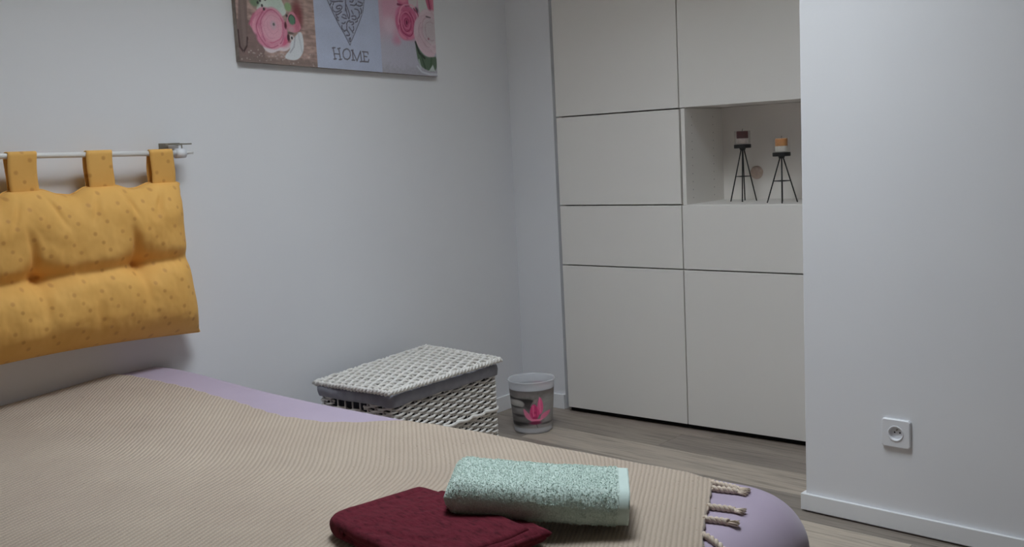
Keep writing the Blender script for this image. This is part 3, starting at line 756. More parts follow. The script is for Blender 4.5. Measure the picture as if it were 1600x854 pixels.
# ------------------------------------------------------------------ curtain rod and yellow headboard cushion
RX = -21.6
rod_z = lambda y: 122.3 - .016 * (y + 225)
def rod():
    t = empty('curtain_rod', (RX, -200, 122)); off = Vector((RX, -200, 122))
    tag(t, 'thin white rod on the wall carrying the yellow cushion', 'rod')
    y0, y1 = -262, -166.6
    loc = lambda p: tuple(Vector(p) - off)
    v, f = tube_data([loc((RX, y0, rod_z(y0))), loc((RX, y1 - 4, rod_z(y1)))], .8, 16); mesh_obj('pole', v, f, M['rod'], t, True)
    v, f = tube_data([loc((RX, y1 - 4, rod_z(y1))), loc((RX, y1, rod_z(y1)))], .5, 14); mesh_obj('end_pin', v, f, M['rod'], t, True)
    for yb in (-171.2, -258.5):
        z = rod_z(yb)
        br = Acc()
        br.add(tube_data([loc((RX - .2, yb - 1.6, z - .2)), loc((RX - .2, yb + 1.7, z - .2))], [1.55, 1.55], 18))
        b = br.obj('bracket', M['white_plastic'], t)
        def sub(name, a, mat, bev=.1):
            bm = bmesh.new(); bm_box(bm, *a, bev, 1); o = bm_obj(name, bm, mat, b); o.data.transform(Matrix.Translation(-off * CM)); return o
        sub('wall_plate', (WX + .05, WX + .6, yb - 3.6, yb + 3.8, z + .4, z + 3.2), M['metal'])
        sub('arm', (WX + .5, RX + .3, yb - .6, yb + .7, z + 1.2, z + 2.4), M['white_plastic'])
        sub('clip', (RX - 1.2, RX + .6, yb - 4.2, yb + 4.2, z + 2.45, z + 2.85), M['metal'])
        sub('screw', (RX - .2, RX + .35, yb + .3, yb + .9, z + 1.3, z + 2.9), M['metal'])
    return t
rod()

def cushion():
    y1, y0 = -172.6, -254.0
    zb, zt = 64.0, 112.6
    t = empty('headboard_cushion', (-22, (y0 + y1) / 2, 112)); off = Vector((-22, (y0 + y1) / 2, 112))
    tag(t, 'tufted yellow cushion hung by tabs on the rod above the bed', 'cushion')
    tuft = [(-191.8, 88.6), (-222.4, 88.2), (-240.5, 88.2)]
    tabs = [-178.2, -198.6, -221.3, -243.0]
    nu, nv = 200, 120
    U, V = np.meshgrid(np.linspace(0, 1, nu), np.linspace(0, 1, nv), indexing='ij')
    # uneven spacing: denser near the borders
    Us = .5 - .5 * np.cos(np.pi * U) * (.35) - (.5 - U) * .65; Vs = .5 - .5 * np.cos(np.pi * V) * .35 - (.5 - V) * .65
    Us = (Us - Us.min()) / (Us.max() - Us.min()); Vs = (Vs - Vs.min()) / (Vs.max() - Vs.min())
    right_e = y1 + 2.6 * (1 - Vs) ** 1.3 - 1.5 * np.sin(np.pi * Vs) ** .8 * .8 + .6 * np.abs(2 * Vs - 1) ** 6
    Y = y0 + (right_e - y0) * Us
    dip = np.ones_like(Y) * 1.0
    for tb in tabs: dip = np.minimum(dip, np.clip((np.abs(Y - tb) - 4.0) / 6.0, 0, 1))
    ztop = zt - 1.9 * dip * dip * (3 - 2 * dip) - .6 * np.sin(Y * .21) * dip
    zbot = zb + 1.6 * np.sin(np.pi * Us) + 1.0 * (1 - Us)
    Z = zbot + (ztop - zbot) * Vs
    du = np.minimum(Y - y0, right_e - Y); dv = np.minimum(Z - zbot, ztop - Z)
    ed = lambda d, w: np.sqrt(np.clip(1 - (1 - np.clip(d / w, 0, 1)) ** 2, 0, 1))
    base = ed(du, 9.0) * ed(dv, 11.0)
    h = base.copy()
    h *= 1 - .30 * np.exp(-((Z - 88.4 - .02 * (Y + 200)) / 2.3) ** 2)
    for ty, tz in tuft:
        r = np.hypot(Y - ty, (Z - tz) * 1.05)
        h *= 1 - .55 * np.exp(-(r / 4.6) ** 2) - .28 * np.exp(-(r / 1.3) ** 2)
        h *= 1 - .24 * np.exp(-((Y - ty + .16 * (Z - tz)) / 1.2) ** 2) * np.exp(-((Z - tz - 5.5) / 5.5) ** 2)
        h *= 1 - .13 * np.exp(-((Y - ty) / 1.6) ** 2) * np.exp(-((Z - tz + 6) / 6) ** 2)
    h *= 1 - .10 * np.exp(-((Y + 207) / 1.5) ** 2) * np.exp(-((Z - 75) / 6) ** 2)
    # gathers below the tabs and soft wrinkles
    nzv = np.array([[fbm((a * .16, b * .10, 3.3)) for a, b in zip(ra, rb)] for ra, rb in zip(Y, Z)])
    h *= 1 + .07 * nzv * np.clip(dv / 6, 0, 1)
    for tb in tabs:
        for s_ in (-1, 1):
            h *= 1 - .12 * np.exp(-((Y - tb - s_ * (3.2 + .42 * (112 - Z))) / .9) ** 2) * np.exp(-((Z - 107) / 4.0) ** 2)
    front = 8.8 * h
    back = 4.6 * base
    X0 = -22.4
    # lower part is plump and stands off the wall
    front += 1.5 * np.sin(np.pi * np.clip((Z - 64) / 26, 0, 1)) * base
    vf = np.stack([X0 + front, Y, Z], -1).reshape(-1, 3); vb = np.stack([X0 - np.minimum(back, 4.6), Y, Z], -1).reshape(-1, 3)
    N = nu * nv
    fs = grid_faces(nu, nv) + [tuple(reversed(f)) for f in grid_faces(nu, nv, N)]
    vs = np.concatenate([vf, vb]) - np.array(off)
    o = mesh_obj('pad', vs, fs, M['yellow'], t, True)
    bm = bmesh.new(); bm.from_mesh(o.data); bmesh.ops.remove_doubles(bm, verts=bm.verts, dist=1e-5); bmesh.ops.recalc_face_normals(bm, faces=bm.faces); bm.to_mesh(o.data); bm.free()
    o.data.polygons.foreach_set('use_smooth', [True] * len(o.data.polygons))
    co = np.empty(len(o.data.vertices) * 3); o.data.vertices.foreach_get('co', co); co = co.reshape(-1, 3) * 100 + np.array(off)
    set_uv(o, co[:, 1:3])
    # piped seam round the edge
    edge = [(X0, float(a), float(b)) for a, b in list(zip(Y[:, 0], Z[:, 0])) + list(zip(Y[-1, 1:], Z[-1, 1:])) + list(zip(Y[::-1, -1][1:], Z[::-1, -1][1:])) + list(zip(Y[0, ::-1][1:-1], Z[0, ::-1][1:-1]))]
    v, f = tube_data([tuple(Vector(p) - off) for p in edge], .3, 6, closed=True); sm = mesh_obj('seam', v, f, M['yellow'], t, True); set_uv(sm, [(a[1] - 200, a[2] + 112) for a in v])
    # tufting buttons of thread
    # tabs looped over the rod
    for i, tb in enumerate(tabs):
        prof = []
        zr = rod_z(tb); R_ = 1.05
        zl = 110.6
        for k in range(9): prof.append((X0 + 1.0 + (RX + R_ - X0 - 1.0) * (k / 9) ** .8, zl + (zr - zl) * k / 9))
        for a in np.linspace(0, math.pi, 10): prof.append((RX + R_ * math.cos(a), zr + R_ * math.sin(a)))
        for k in range(1, 10): prof.append((RX - R_ + (X0 - .9 - RX + R_) * (k / 9), zr + (zl - zr) * k / 9))
        nw = 9; vs = []; th = .16
        pr = np.array(prof); tg = np.gradient(pr, axis=0); tg /= np.linalg.norm(tg, axis=1)[:, None]; nr = np.stack([tg[:, 1], -tg[:, 0]], 1)
        for sgn in (1, -1):
            for k in range(len(pr)):
                for j in range(nw):
                    w = (j / (nw - 1) - .5)
                    yy = tb + w * 8.0 + .25 * math.sin(k * .5 + i)
                    vs.append((pr[k, 0] + sgn * th * nr[k, 0], yy, pr[k, 1] + sgn * th * nr[k, 1]))
        n1 = len(pr) * nw
        fs = grid_faces(len(pr), nw) + [tuple(reversed(q)) for q in grid_faces(len(pr), nw, n1)]
        bd = [k * nw for k in range(len(pr))]; bd2 = [k * nw + nw - 1 for k in range(len(pr))]
        for L_ in (bd, bd2):
            for a, b in zip(L_[:-1], L_[1:]): fs.append((a, b, b + n1, a + n1))
        o = mesh_obj('tab', [tuple(Vector(q) - off) for q in vs], fs, M['yellow'], t, True)
        set_uv(o, [(q[1], q[2] + i * 3.1) for q in vs])
cushion()

# ------------------------------------------------------------------ bed with lavender sheet
BX0, BX1, BY0, BY1, BT, BR, BC = -27.3, 189.4, -341.0, -174.8, 51.6, 9.3, 16.0
def rrect(inset, n_c=14, n_s=40, flare=0.0):
    """rounded rectangle outline, anticlockwise, square at the head"""
    x0, x1, y0, y1 = BX0, BX1 - inset + flare, BY0 + inset - flare, BY1 - inset + flare
    r = max(BC - inset + flare, 2.0)
    pts = []
    def seg(a, b, n):
        for k in range(n): pts.append((a[0] + (b[0] - a[0]) * k / n, a[1] + (b[1] - a[1]) * k / n))
    def arc(c, a0, a1):
        for k in range(n_c): q = a0 + (a1 - a0) * k / n_c; pts.append((c[0] + r * math.cos(q), c[1] + r * math.sin(q)))
    seg((x0, y0), (x1 - r, y0), n_s * 2); arc((x1 - r, y0 + r), -math.pi / 2, 0)
    seg((x1, y0 + r), (x1, y1 - r), n_s); arc((x1 - r, y1 - r), 0, math.pi / 2)
    seg((x1 - r, y1), (x0, y1), n_s * 2); seg((x0, y1), (x0, y0), 20)
    return pts
def bed_form(x, y):
    """the cover rises a little towards the pillow corner and sinks towards the foot (numpy or float)"""
    t = np.clip((x - 50) / 125.0, 0, 1)
    return 3.0 * np.exp(-((x + 22) / 40.0) ** 2 - ((y + 185) / 40.0) ** 2) - .8 * t * t * (3 - 2 * t)
def bed_und(x, y):
    return .5 * fbm((x * .012, y * .014, 1.7), 2)
def inset_dist(x, y):
    """inward distance from the outline (numpy), rounded corners at the foot"""
    dx = BX1 - x; dyf = BY1 - y; dyn = y - BY0
    dy = np.minimum(dyf, dyn); r = BC
    c_ = (dx < r) & (dy < r)
    return np.where(c_, r - np.hypot(r - dx, r - dy), np.minimum(dx, dy))
def top_z(x, y):
    d = np.clip(inset_dist(x, y), 0, BR)
    return BT - BR + np.sqrt(np.clip(BR ** 2 - (BR - d) ** 2, 0, None)) + bed_form(x, y)
def bed():
    t = empty('bed', (80, -258, 0)); off = Vector((80, -258, 0))
    tag(t, 'double bed covered in a lavender sheet with its head against the left wall', 'bed')
    prof = []
    for ins in (70, 50, 32, 20): prof.append((ins, BT, 0))
    for a in np.linspace(0, 1, 12): q = a * math.pi / 2; prof.append((BR - BR * math.sin(q), BT - BR + BR * math.cos(q), 0))
    for z in (38.5, 35, 30, 25, 20, 15, 11): prof.append((0, z, min((BT - BR - z) * .5, 3.8 + (38 - z) * .04)))
    vs = []; n = None
    for i, (ins, z, fl) in enumerate(prof):
        for k, (x, y) in enumerate(rrect(ins, flare=fl)):
            wr = .8 * fl * math.sin(k * .55) * .5
            vs.append((x + (wr if x > BX1 - 30 else 0), y + (wr if x < BX1 - 30 and y > BY1 - 5 else 0), z + bed_und(x, y) * min(max(ins / BR, 0), 1) + float(bed_form(x, y)) * min(max((z - 12) / 24, 0), 1)))
        n = k + 1
    fs = []
    for i in range(len(prof) - 1):
        for k in range(n): fs.append((i * n + k, i * n + (k + 1) % n, (i + 1) * n + (k + 1) % n, (i + 1) * n + k))
    fs.append(tuple(range(n)))
    mesh_obj('sheet', [tuple(Vector(v) - off) for v in vs], fs, M['sheet'], t, True)
    bm = bmesh.new(); bm_box(bm, BX0 + 2, BX1 - 9, BY0 + 7, BY1 - 7, 13, 34, 2); o = bm_obj('bed_base', bm, M['liner'], t); o.data.transform(Matrix.Translation(-off * CM))
    for lx in (8, 172):
        for ly in (BY0 + 14, BY1 - 14):
            v, f = lathe_data([(0.01, 0), (2.6, 0), (3.2, 13.2), (0.01, 13.2)], (lx, ly, 0), 20)
            mesh_obj('leg', [tuple(Vector(q) - off) for q in v], f, M['black_metal'], t, True)
bed()

# ------------------------------------------------------------------ ribbed cream blanket with corded fringe
def blanket():
    t = empty('blanket', (90, -250, BT)); off = np.array((90, -250, BT))
    tag(t, 'cream ribbed cotton blanket with corded fringe spread over the lavender sheet', 'blanket')
    ex = np.array([-40, -39.7, -21.0, 9.1, 30.9, 52.8, 66.5, 74.4, 82.5, 95, 115, 140, 160, 169, 176, 200])
    ey = np.array([-200, -200.4, -196.6, -194.4, -195.1, -197.2, -195.8, -191.5, -185.0, -182.0, -181.0, -181, -182, -184.6, -188, -190])
    fy = np.array([-345, -300, -260, -240, -216.4, -209.5, -199.8, -187.1, -183, -178])
    fx = np.array([190.5, 189.5, 188.5, 187, 183.8, 179.9, 175.6, 170.0, 168.5, 167])
    nx, ny = 300, 220
    A, B = np.meshgrid(np.linspace(0, 1, nx), np.linspace(0, 1, ny) ** 1.15, indexing='ij')
    X = np.zeros((nx, ny)); Y = np.zeros((nx, ny))
    X[:] = BX0 + .5 + (182 - BX0) * A
    for _ in range(6):
        ye = np.interp(X, ex, ey); ye = ye + .25 * np.sin(X * .9)
        Y = ye + (BY0 + 3 - ye) * B
        xf = np.interp(Y, fy, fx) + .15 * np.sin(Y * 1.7)
        X = BX0 + .5 + (xf - BX0 - .5) * A
    Zt = top_z(X, Y)
    und = np.array([[bed_und(a, b) for a, b in zip(ra, rb)] for ra, rb in zip(X, Y)])
    fine = np.array([[fbm((a * .05, b * .05, 8.1), 3) for a, b in zip(ra, rb)] for ra, rb in zip(X, Y)])
    Z = Zt + .70 + und * np.clip(inset_dist(X, Y) / BR, 0, 1) + .25 * fine
    # trace each point along its rib up to y = -180: ribs shear towards the foot near the far side
    x0 = X.copy(); yy = Y.copy(); steps = 60; h = (-180 - Y) / steps
    def slope(x, y):
        yt = np.interp(x, [0, 55, 85, 105, 120, 150], [-241, -237, -229, -219, -210, -205])
        g = .34 + .66 / (1 + np.exp(-(y - yt) / 3.5))
        far = sstep(125, 160, x)
        return -(g * (1 - far) + .50 * far)
    for _ in range(steps):
        k1 = slope(x0, yy); k2 = slope(x0 + k1 * h / 2, yy + h / 2)
        x0 = x0 + k2 * h; yy = yy + h
    gx = np.linspace(-150, 260, 2000)
    pitch = np.interp(gx, [-40, 60, 110, 160], [1.42, 1.46, 1.36, 1.0])
    cum = np.cumsum(1 / pitch) * (gx[1] - gx[0])
    u = np.interp(x0, gx, cum)
    top = np.stack([X, Y, Z], -1)
    bot = top.copy(); bot[..., 2] -= .55
    N = nx * ny
    vs = np.concatenate([top.reshape(-1, 3), bot.reshape(-1, 3)]) - off
    fs = grid_faces(nx, ny) + [tuple(reversed(f)) for f in grid_faces(nx, ny, N)]
    def rim(ids):
        for a, b in zip(ids[:-1], ids[1:]): fs.append((a, b, b + N, a + N))
    rim([i * ny for i in range(nx)]); rim([i * ny + ny - 1 for i in range(nx)]); rim(list(range(ny))); rim([(nx - 1) * ny + j for j in range(ny)])
    o = mesh_obj('cloth', vs, fs, M['blanket'], t, True)
    uv = np.stack([u, -Y], -1).reshape(-1, 2); set_uv(o, np.concatenate([uv, uv]))
    # tassels: two twisted plies ending in a frayed tuft
    def tassel(x, y, dx, dy, L, seed, lift=0.0):
        r_ = random.Random(seed)
        dirv = Vector((dx, dy, 0)).normalized(); side = Vector((-dirv.y, dirv.x, 0))
        a = Acc(); n = 42; core = []
        bend = r_.uniform(-.5, .5)
        for i in range(n):
            s_ = i / (n - 1); p = Vector((x, y, 0)) + dirv * (L * s_ - .6) + side * (bend * s_ * s_)
            z = float(top_z(np.array([p.x]), np.array([p.y]))[0]) + bed_und(p.x, p.y) * min(max(float(inset_dist(np.array([p.x]), np.array([p.y]))[0]) / BR, 0), 1) + .48 + lift
            core.append(Vector((p.x, p.y, z)))
        tw = L / 1.9
        nb = int(n * .80)
        for ply in (0, 1):
            path = []
            for i in range(nb):
                q = 2 * math.pi * (tw * i / (n - 1) + ply / 2)
                path.append(core[i] + side * (.30 * math.cos(q)) + Vector((0, 0, .12 + .30 * math.sin(q))))
            a.add(tube_data(path, .36, 8))
        # little knot, then frayed strands
        k0 = core[nb - 1]
        for j in range(56):
            an = r_.uniform(0, 2 * math.pi); sp = r_.uniform(0, .95); ln = L * .25 * r_.uniform(.8, 1.35)
            o_ = side * (sp * math.cos(an)) + Vector((0, 0, .5 * sp * math.sin(an)))
            p1 = k0 + dirv * ln * .5 + o_ * .75; p2 = k0 + dirv * ln + o_ * 1.15
            zz = float(top_z(np.array([p2.x]), np.array([p2.y]))[0]) + bed_und(p2.x, p2.y) + .2
            p2.z = max(p2.z, zz)
            a.add(tube_data([k0 + o_ * .3 - dirv * .3, p1, p2], [.20, .17, .06], 5))
        a.v = [tuple(np.array(v) - off) for v in a.v]
        return a.obj('tassel', M['cord'], t)
    T = [((169.6, -185.9), (176.2, -186.0), 1), ((171.3, -188.6), (176.6, -187.8), 2), ((175.0, -197.5), (180.3, -196.3), 3), ((177.3, -203.2), (181.9, -202.0), 4),
         ((180.4, -209.9), (186.2, -211.8), 5), ((183.8, -219.5), (189.4, -219), 6), ((185.2, -228), (191, -227.5), 7), ((186.8, -237), (192, -238), 8), ((188.0, -247), (193, -246), 9), ((188.6, -257), (193, -257), 10), ((189, -268), (193.5, -267), 11)]
    for (x, y), (x2, y2), s_ in T:
        tassel(x, y, x2 - x, y2 - y, math.hypot(x2 - x, y2 - y) + .9, s_)
blanket()

# ------------------------------------------------------------------ towels
def towel_profile(w, h, r, n=12):
    """rounded-rectangle section (y,z) starting bottom front, open path all the way round"""
    pts = []
    for cx, cy, a0 in ((w / 2 - r, r, -90), (w / 2 - r, h - r, 0), (-w / 2 + r, h - r, 90), (-w / 2 + r, r, 180)):
        for k in range(n + 1): q = math.radians(a0 + 90 * k / n); pts.append((cx + r * math.cos(q), cy + r * math.sin(q)))
    pts.append(pts[0])
    # resample evenly
    P = np.array(pts); d = np.r_[0, np.cumsum(np.hypot(*np.diff(P, axis=0).T))]
    m_ = int(d[-1] / .28); s_ = np.linspace(0, d[-1], m_ + 1)[:-1]
    return np.stack([np.interp(s_, d, P[:, 0]), np.interp(s_, d, P[:, 1])], 1)

GREEN = dict(o=Vector((152.5, -219.4, BT + 2.3)), ang=math.radians(34.0), tilt=math.radians(5.2), L=31.6, W=17.0, H=6.6)
def green_towel():
    L, W, Ht = GREEN['L'], GREEN['W'], GREEN['H']
    origin = GREEN['o']; ang = GREEN['ang']
    t = empty('mint_towel', tuple(origin)); t.rotation_euler = (0, GREEN['tilt'], ang)
    t.location = origin * CM
    tag(t, 'folded mint green terry towel lying across the burgundy towel', 'towel')
    pr = towel_profile(W, Ht, 3.2)
    nl = int(L / .28)
    vs = []; rows = []
    xs = np.linspace(-L / 2, L / 2, nl)
    ctr = np.array([0, Ht / 2])
    for i, x in enumerate(xs):
        e = x + L / 2                          # rounded bulging left end
        k = math.sqrt(max(1 - (1 - min(e / 3.6, 1)) ** 2, 0.0)) if e < 3.6 else 1.0
        k2 = .55 + .45 * k
        for y, z in pr:
            yy = ctr[0] + (y - ctr[0]) * (.86 + .14 * k) ; zz = ctr[1] + (z - ctr[1]) * (.12 + .88 * k)
            n_ = fbm((x * .16, yy * .16, zz * .16 + 5), 3)
            sag = -.45 * math.exp(-((x - 2) / 7) ** 2) * (1 if z > Ht * .6 else 0) * (1 - abs(y) / W)
            # settled corners at the right end
            ls = 1 + .05 * fbm((x * .1, 2.2, z * .2), 2)
            zz2 = zz * ls + sag + .25 * n_
            nr = Vector((0, y / (W / 2), (z - Ht / 2) / (Ht / 2)));
            if nr.length > 0: nr.normalize()
            hem = x > L / 2 - 1.9
            f = 0 if hem else .10 * fbm((x * 2.6, y * 2.6, z * 2.6), 2) + .07 * noise.noise(Vector((x * 6, y * 6, z * 6)))
            o_ = -.10 if hem else 0
            vs.append((x + (0 if not hem else .05 * fbm((y, z, 1), 2)), yy + nr.y * (f + o_), max(zz2 + nr.z * (f + o_), 0)))
    m_ = len(pr); fs = []
    ih = int(np.searchsorted(xs, L / 2 - 1.9))
    for i in range(nl - 1):
        for k in range(m_): fs.append((i * m_ + k, i * m_ + (k + 1) % m_, (i + 1) * m_ + (k + 1) % m_, (i + 1) * m_ + k))
    nb = (ih) * m_
    body = [f for f in fs if f[0] < nb]; hemf = [f for f in fs if f[0] >= nb]
    body.append(tuple(range(m_))[::-1])
    o = mesh_obj('terry_body', vs[:(ih + 1) * m_], body, M['green_terry'], t, True)
    # loop pile: short curved fibres all over the terry
    a = Acc(); r_ = random.Random(5)
    V = np.array(vs)
    for _ in range(15000):
        i = r_.randrange(2, ih - 1); k = r_.randrange(m_)
        p = Vector(V[i * m_ + k]); q = Vector(V[i * m_ + (k + 1) % m_]); s_ = Vector(V[(i + 1) * m_ + k])
        nrm = (q - p).cross(s_ - p)
        c3 = Vector((0, 0, Ht / 2))
        if nrm.length < 1e-6: continue
        nrm.normalize()
        out = Vector((0, p.y - (0 if abs(p.y) < W / 2 - 3 else math.copysign(W / 2 - 3, p.y)), p.z - Ht / 2))
        if nrm.dot(out) < 0: nrm = -nrm
        if p.z < .4 and nrm.z < -.5: continue
        tg = Vector((r_.uniform(-1, 1), r_.uniform(-1, 1), r_.uniform(-1, 1))); tg = (tg - nrm * tg.dot(nrm)).normalized()
        sd = nrm.cross(tg); w = .055; L_ = r_.uniform(.16, .34)
        p = p + (q - p) * r_.random() + (s_ - p) * r_.random()
        b0, b1 = p - nrm * .03, p + nrm * L_ * .8 + tg * L_ * .35
        b2 = p + nrm * L_ * .45 + tg * L_ * .95
        a.add(([b0 - sd * w, b0 + sd * w, b1 + sd * w, b1 - sd * w, b2 + sd * w * .8, b2 - sd * w * .8], [(0, 1, 2, 3), (3, 2, 4, 5)]))
    pile = a.obj('pile', M['green_terry'], t, True); pile['kind'] = 'stuff'
    hv = vs[ih * m_:]; hf = [tuple(q - ih * m_ for q in f) for f in hemf]
    # folded layers at the right end: cap set in a little
    n0 = len(hv); last = nl - 1 - ih
    for k in range(m_):
        x, y, z = hv[last * m_ + k]; hv.append((x - .5, y * .86, Ht / 2 + (z - Ht / 2) * .62))
    for k in range(m_): hf.append((last * m_ + k, last * m_ + (k + 1) % m_, n0 + (k + 1) % m_, n0 + k))
    hf.append(tuple(n0 + k for k in range(m_)))
    mesh_obj('hem', hv, hf, M['green_hem'], t, True)['label'] = 'smooth mint hem band'
    a = Acc()
    for k, z in enumerate((1.8, 3.3, 4.8)):
        a.add(tube_data([(L / 2 - .35, -W * .40, z), (L / 2 - .25, 0, z + .1), (L / 2 - .35, W * .40, z)], .55, 8, flat=.6))
    a.obj('folded_edge', M['green_hem'], t)

def red_towel():
    """burgundy towel folded in layers; bulging fold to the left, stacked selvedges at the back"""
    origin = Vector((142.7, -238.2, BT + .95)); t = empty('burgundy_towel', tuple(origin)); RA = math.radians(-10.8); t.rotation_euler = (0, 0, RA)
    tag(t, 'folded burgundy velour towel lying under the mint green towel', 'towel')
    W, D = 32.6, 21.5                      # along x, along y (back edge at y = +D/2)
    def under_green(px, py):
        wx = origin.x + px * math.cos(RA) - py * math.sin(RA); wy = origin.y + px * math.sin(RA) + py * math.cos(RA)
        g = GREEN; dx, dy = wx - g['o'].x, wy - g['o'].y
        lx = dx * math.cos(g['ang']) + dy * math.sin(g['ang']); ly = abs(-dx * math.sin(g['ang']) + dy * math.cos(g['ang']))
        if abs(lx) > g['L'] / 2 or ly > g['W'] / 2: return 99.0
        q = max(ly - (g['W'] / 2 - 3.2), 0); rise = 3.2 - math.sqrt(max(3.2 ** 2 - q * q, 0))
        e = lx + g['L'] / 2
        if e < 3.6: k = math.sqrt(1 - (1 - e / 3.6) ** 2); rise += g['H'] / 2 * .88 * (1 - k)
        return g['o'].z - lx * math.tan(g['tilt']) + rise - .25 - origin.z
    def layer(name, x0, x1, y0, y1, z0, h, seed, fold_l=True, band=False):
        r = h / 2
        prof = []
        for q in np.linspace(-90, -270, 14): prof.append((x0 + r + r * math.cos(math.radians(q)), r + r * math.sin(math.radians(q))))
        n = int((x1 - x0 - 2 * r) / .45)
        for k in range(1, n): prof.append((x0 + r + (x1 - x0 - 2 * r) * k / n, h))
        for q in np.linspace(90, -90, 14): prof.append((x1 - r + r * math.cos(math.radians(q)), r + r * math.sin(math.radians(q))))
        for k in range(1, n): prof.append((x1 - r - (x1 - x0 - 2 * r) * k / n, 0))
        ys = np.linspace(y0, y1, int((y1 - y0) / .45))
        vs = []
        for j, y in enumerate(ys):
            e = min(y1 - y, y - y0); k = math.sqrt(max(1 - (1 - min(e / .9, 1)) ** 2, 0)) if e < .9 else 1
            for x, z in prof:
                zz = h / 2 + (z - h / 2) * (.25 + .75 * k)
                top = z > h * .6
                w = .28 * fbm((x * .10, y * .10, seed), 3) + .10 * fbm((x * .5, y * .6, seed + 3), 2)
                dome = .45 * (1 - ((x - (x0 + x1) / 2) / ((x1 - x0) / 2)) ** 2) if top else 0
                g = 0
                if band and top:
                    for yb in (-8.6, -7.6, -5.2, -4.4):
                        g -= .26 * math.exp(-((y - yb - .42 * (x - 8)) / .34) ** 2) * (1 if x > -8 else max(0, 1 + (x + 8) / 6))
                xe = .5 * fbm((y * .08, z * .2, seed + 9), 2) if (x > x1 - r or x < x0 + r) else 0
                rcn = 5.5; en = min(max(y + D / 2, 0.0), rcn); xs_ = (rcn - math.sqrt(rcn ** 2 - (rcn - en) ** 2)) * max(0.0, 1 - (x + W / 2) / 14.0)
                px, py = x + xe + xs_, y
                zt = max(z0 + zz + (w + dome + g if top else .25 * w), z0)
                cap_ = under_green(px, py)
                if zt > cap_: zt = max(cap_, .12 + z0 * .35 + .06 * (z > h / 2))
                vs.append((px, y + .25 * fbm((x * .12, seed, 0), 2), zt))
        m_ = len(prof); fs = []
        for j in range(len(ys) - 1):
            for k in range(m_): fs.append((j * m_ + k, j * m_ + (k + 1) % m_, (j + 1) * m_ + (k + 1) % m_, (j + 1) * m_ + k))
        fs.append(tuple(range(m_))); fs.append(tuple((len(ys) - 1) * m_ + k for k in range(m_)))
        return mesh_obj(name, vs, fs, M['red_velour'], t, True)
    layer('lower_layer', -W / 2 + 2.4, W / 2 - .2, -D / 2 + .4, D / 2 + 2.6, 0.0, 1.2, 4)
    layer('middle_layer', -W / 2 + 2.8, W / 2 + .5, -D / 2 + .3, D / 2 + 3.4, .85, 1.1, 11)
    layer('upper_layer', -W / 2, W / 2 - 1.2, -D / 2, D / 2, 1.5, 1.6, 21, band=True)
    # bulging fold joining the layers at the left
    vs = []; ys = np.linspace(-D / 2, D / 2 - .3, 70); nk = 20
    for y in ys:
        e = min(D / 2 - .3 - y, y + D / 2); k = math.sqrt(max(1 - (1 - min(e / 1.4, 1)) ** 2, 0)) if e < 1.4 else 1
        for j in range(nk):
            q = 2 * math.pi * j / nk
            rcn = 5.5; en = min(max(y + D / 2, 0.0), rcn); xs_ = rcn - math.sqrt(rcn ** 2 - (rcn - en) ** 2)
            vs.append((xs_ * .9 - W / 2 + 2.2 + 2.6 * math.cos(q) * (.4 + .6 * k) + .4 * fbm((y * .09, 3, 0), 2), y, 1.72 + 1.7 * math.sin(q) * (.4 + .6 * k)))
    fs = [(a * nk + b, a * nk + (b + 1) % nk, (a + 1) * nk + (b + 1) % nk, (a + 1) * nk + b) for a in range(len(ys) - 1) for b in range(nk)]
    fs += [tuple(range(nk)), tuple((len(ys) - 1) * nk + b for b in range(nk))]
    mesh_obj('fold', vs, fs, M['red_velour'], t, True)
    # rolled fold of the lower layers at the right end
    vs = []; ys = np.linspace(-D / 2 + .4, D / 2 + 2.2, 70)
    for y in ys:
        e = min(ys[-1] - y, y - ys[0]); k = math.sqrt(max(1 - (1 - min(e / 1.2, 1)) ** 2, 0)) if e < 1.2 else 1
        for j in range(nk):
            q = 2 * math.pi * j / nk
            vs.append((W / 2 - 1.6 + 1.9 * math.cos(q) * (.5 + .5 * k) + .35 * fbm((y * .1, 6, 0), 2), y, 1.32 + 1.3 * math.sin(q) * (.4 + .6 * k)))
    mesh_obj('fold', vs, fs, M['red_velour'], t, True)
red_towel()
green_towel()

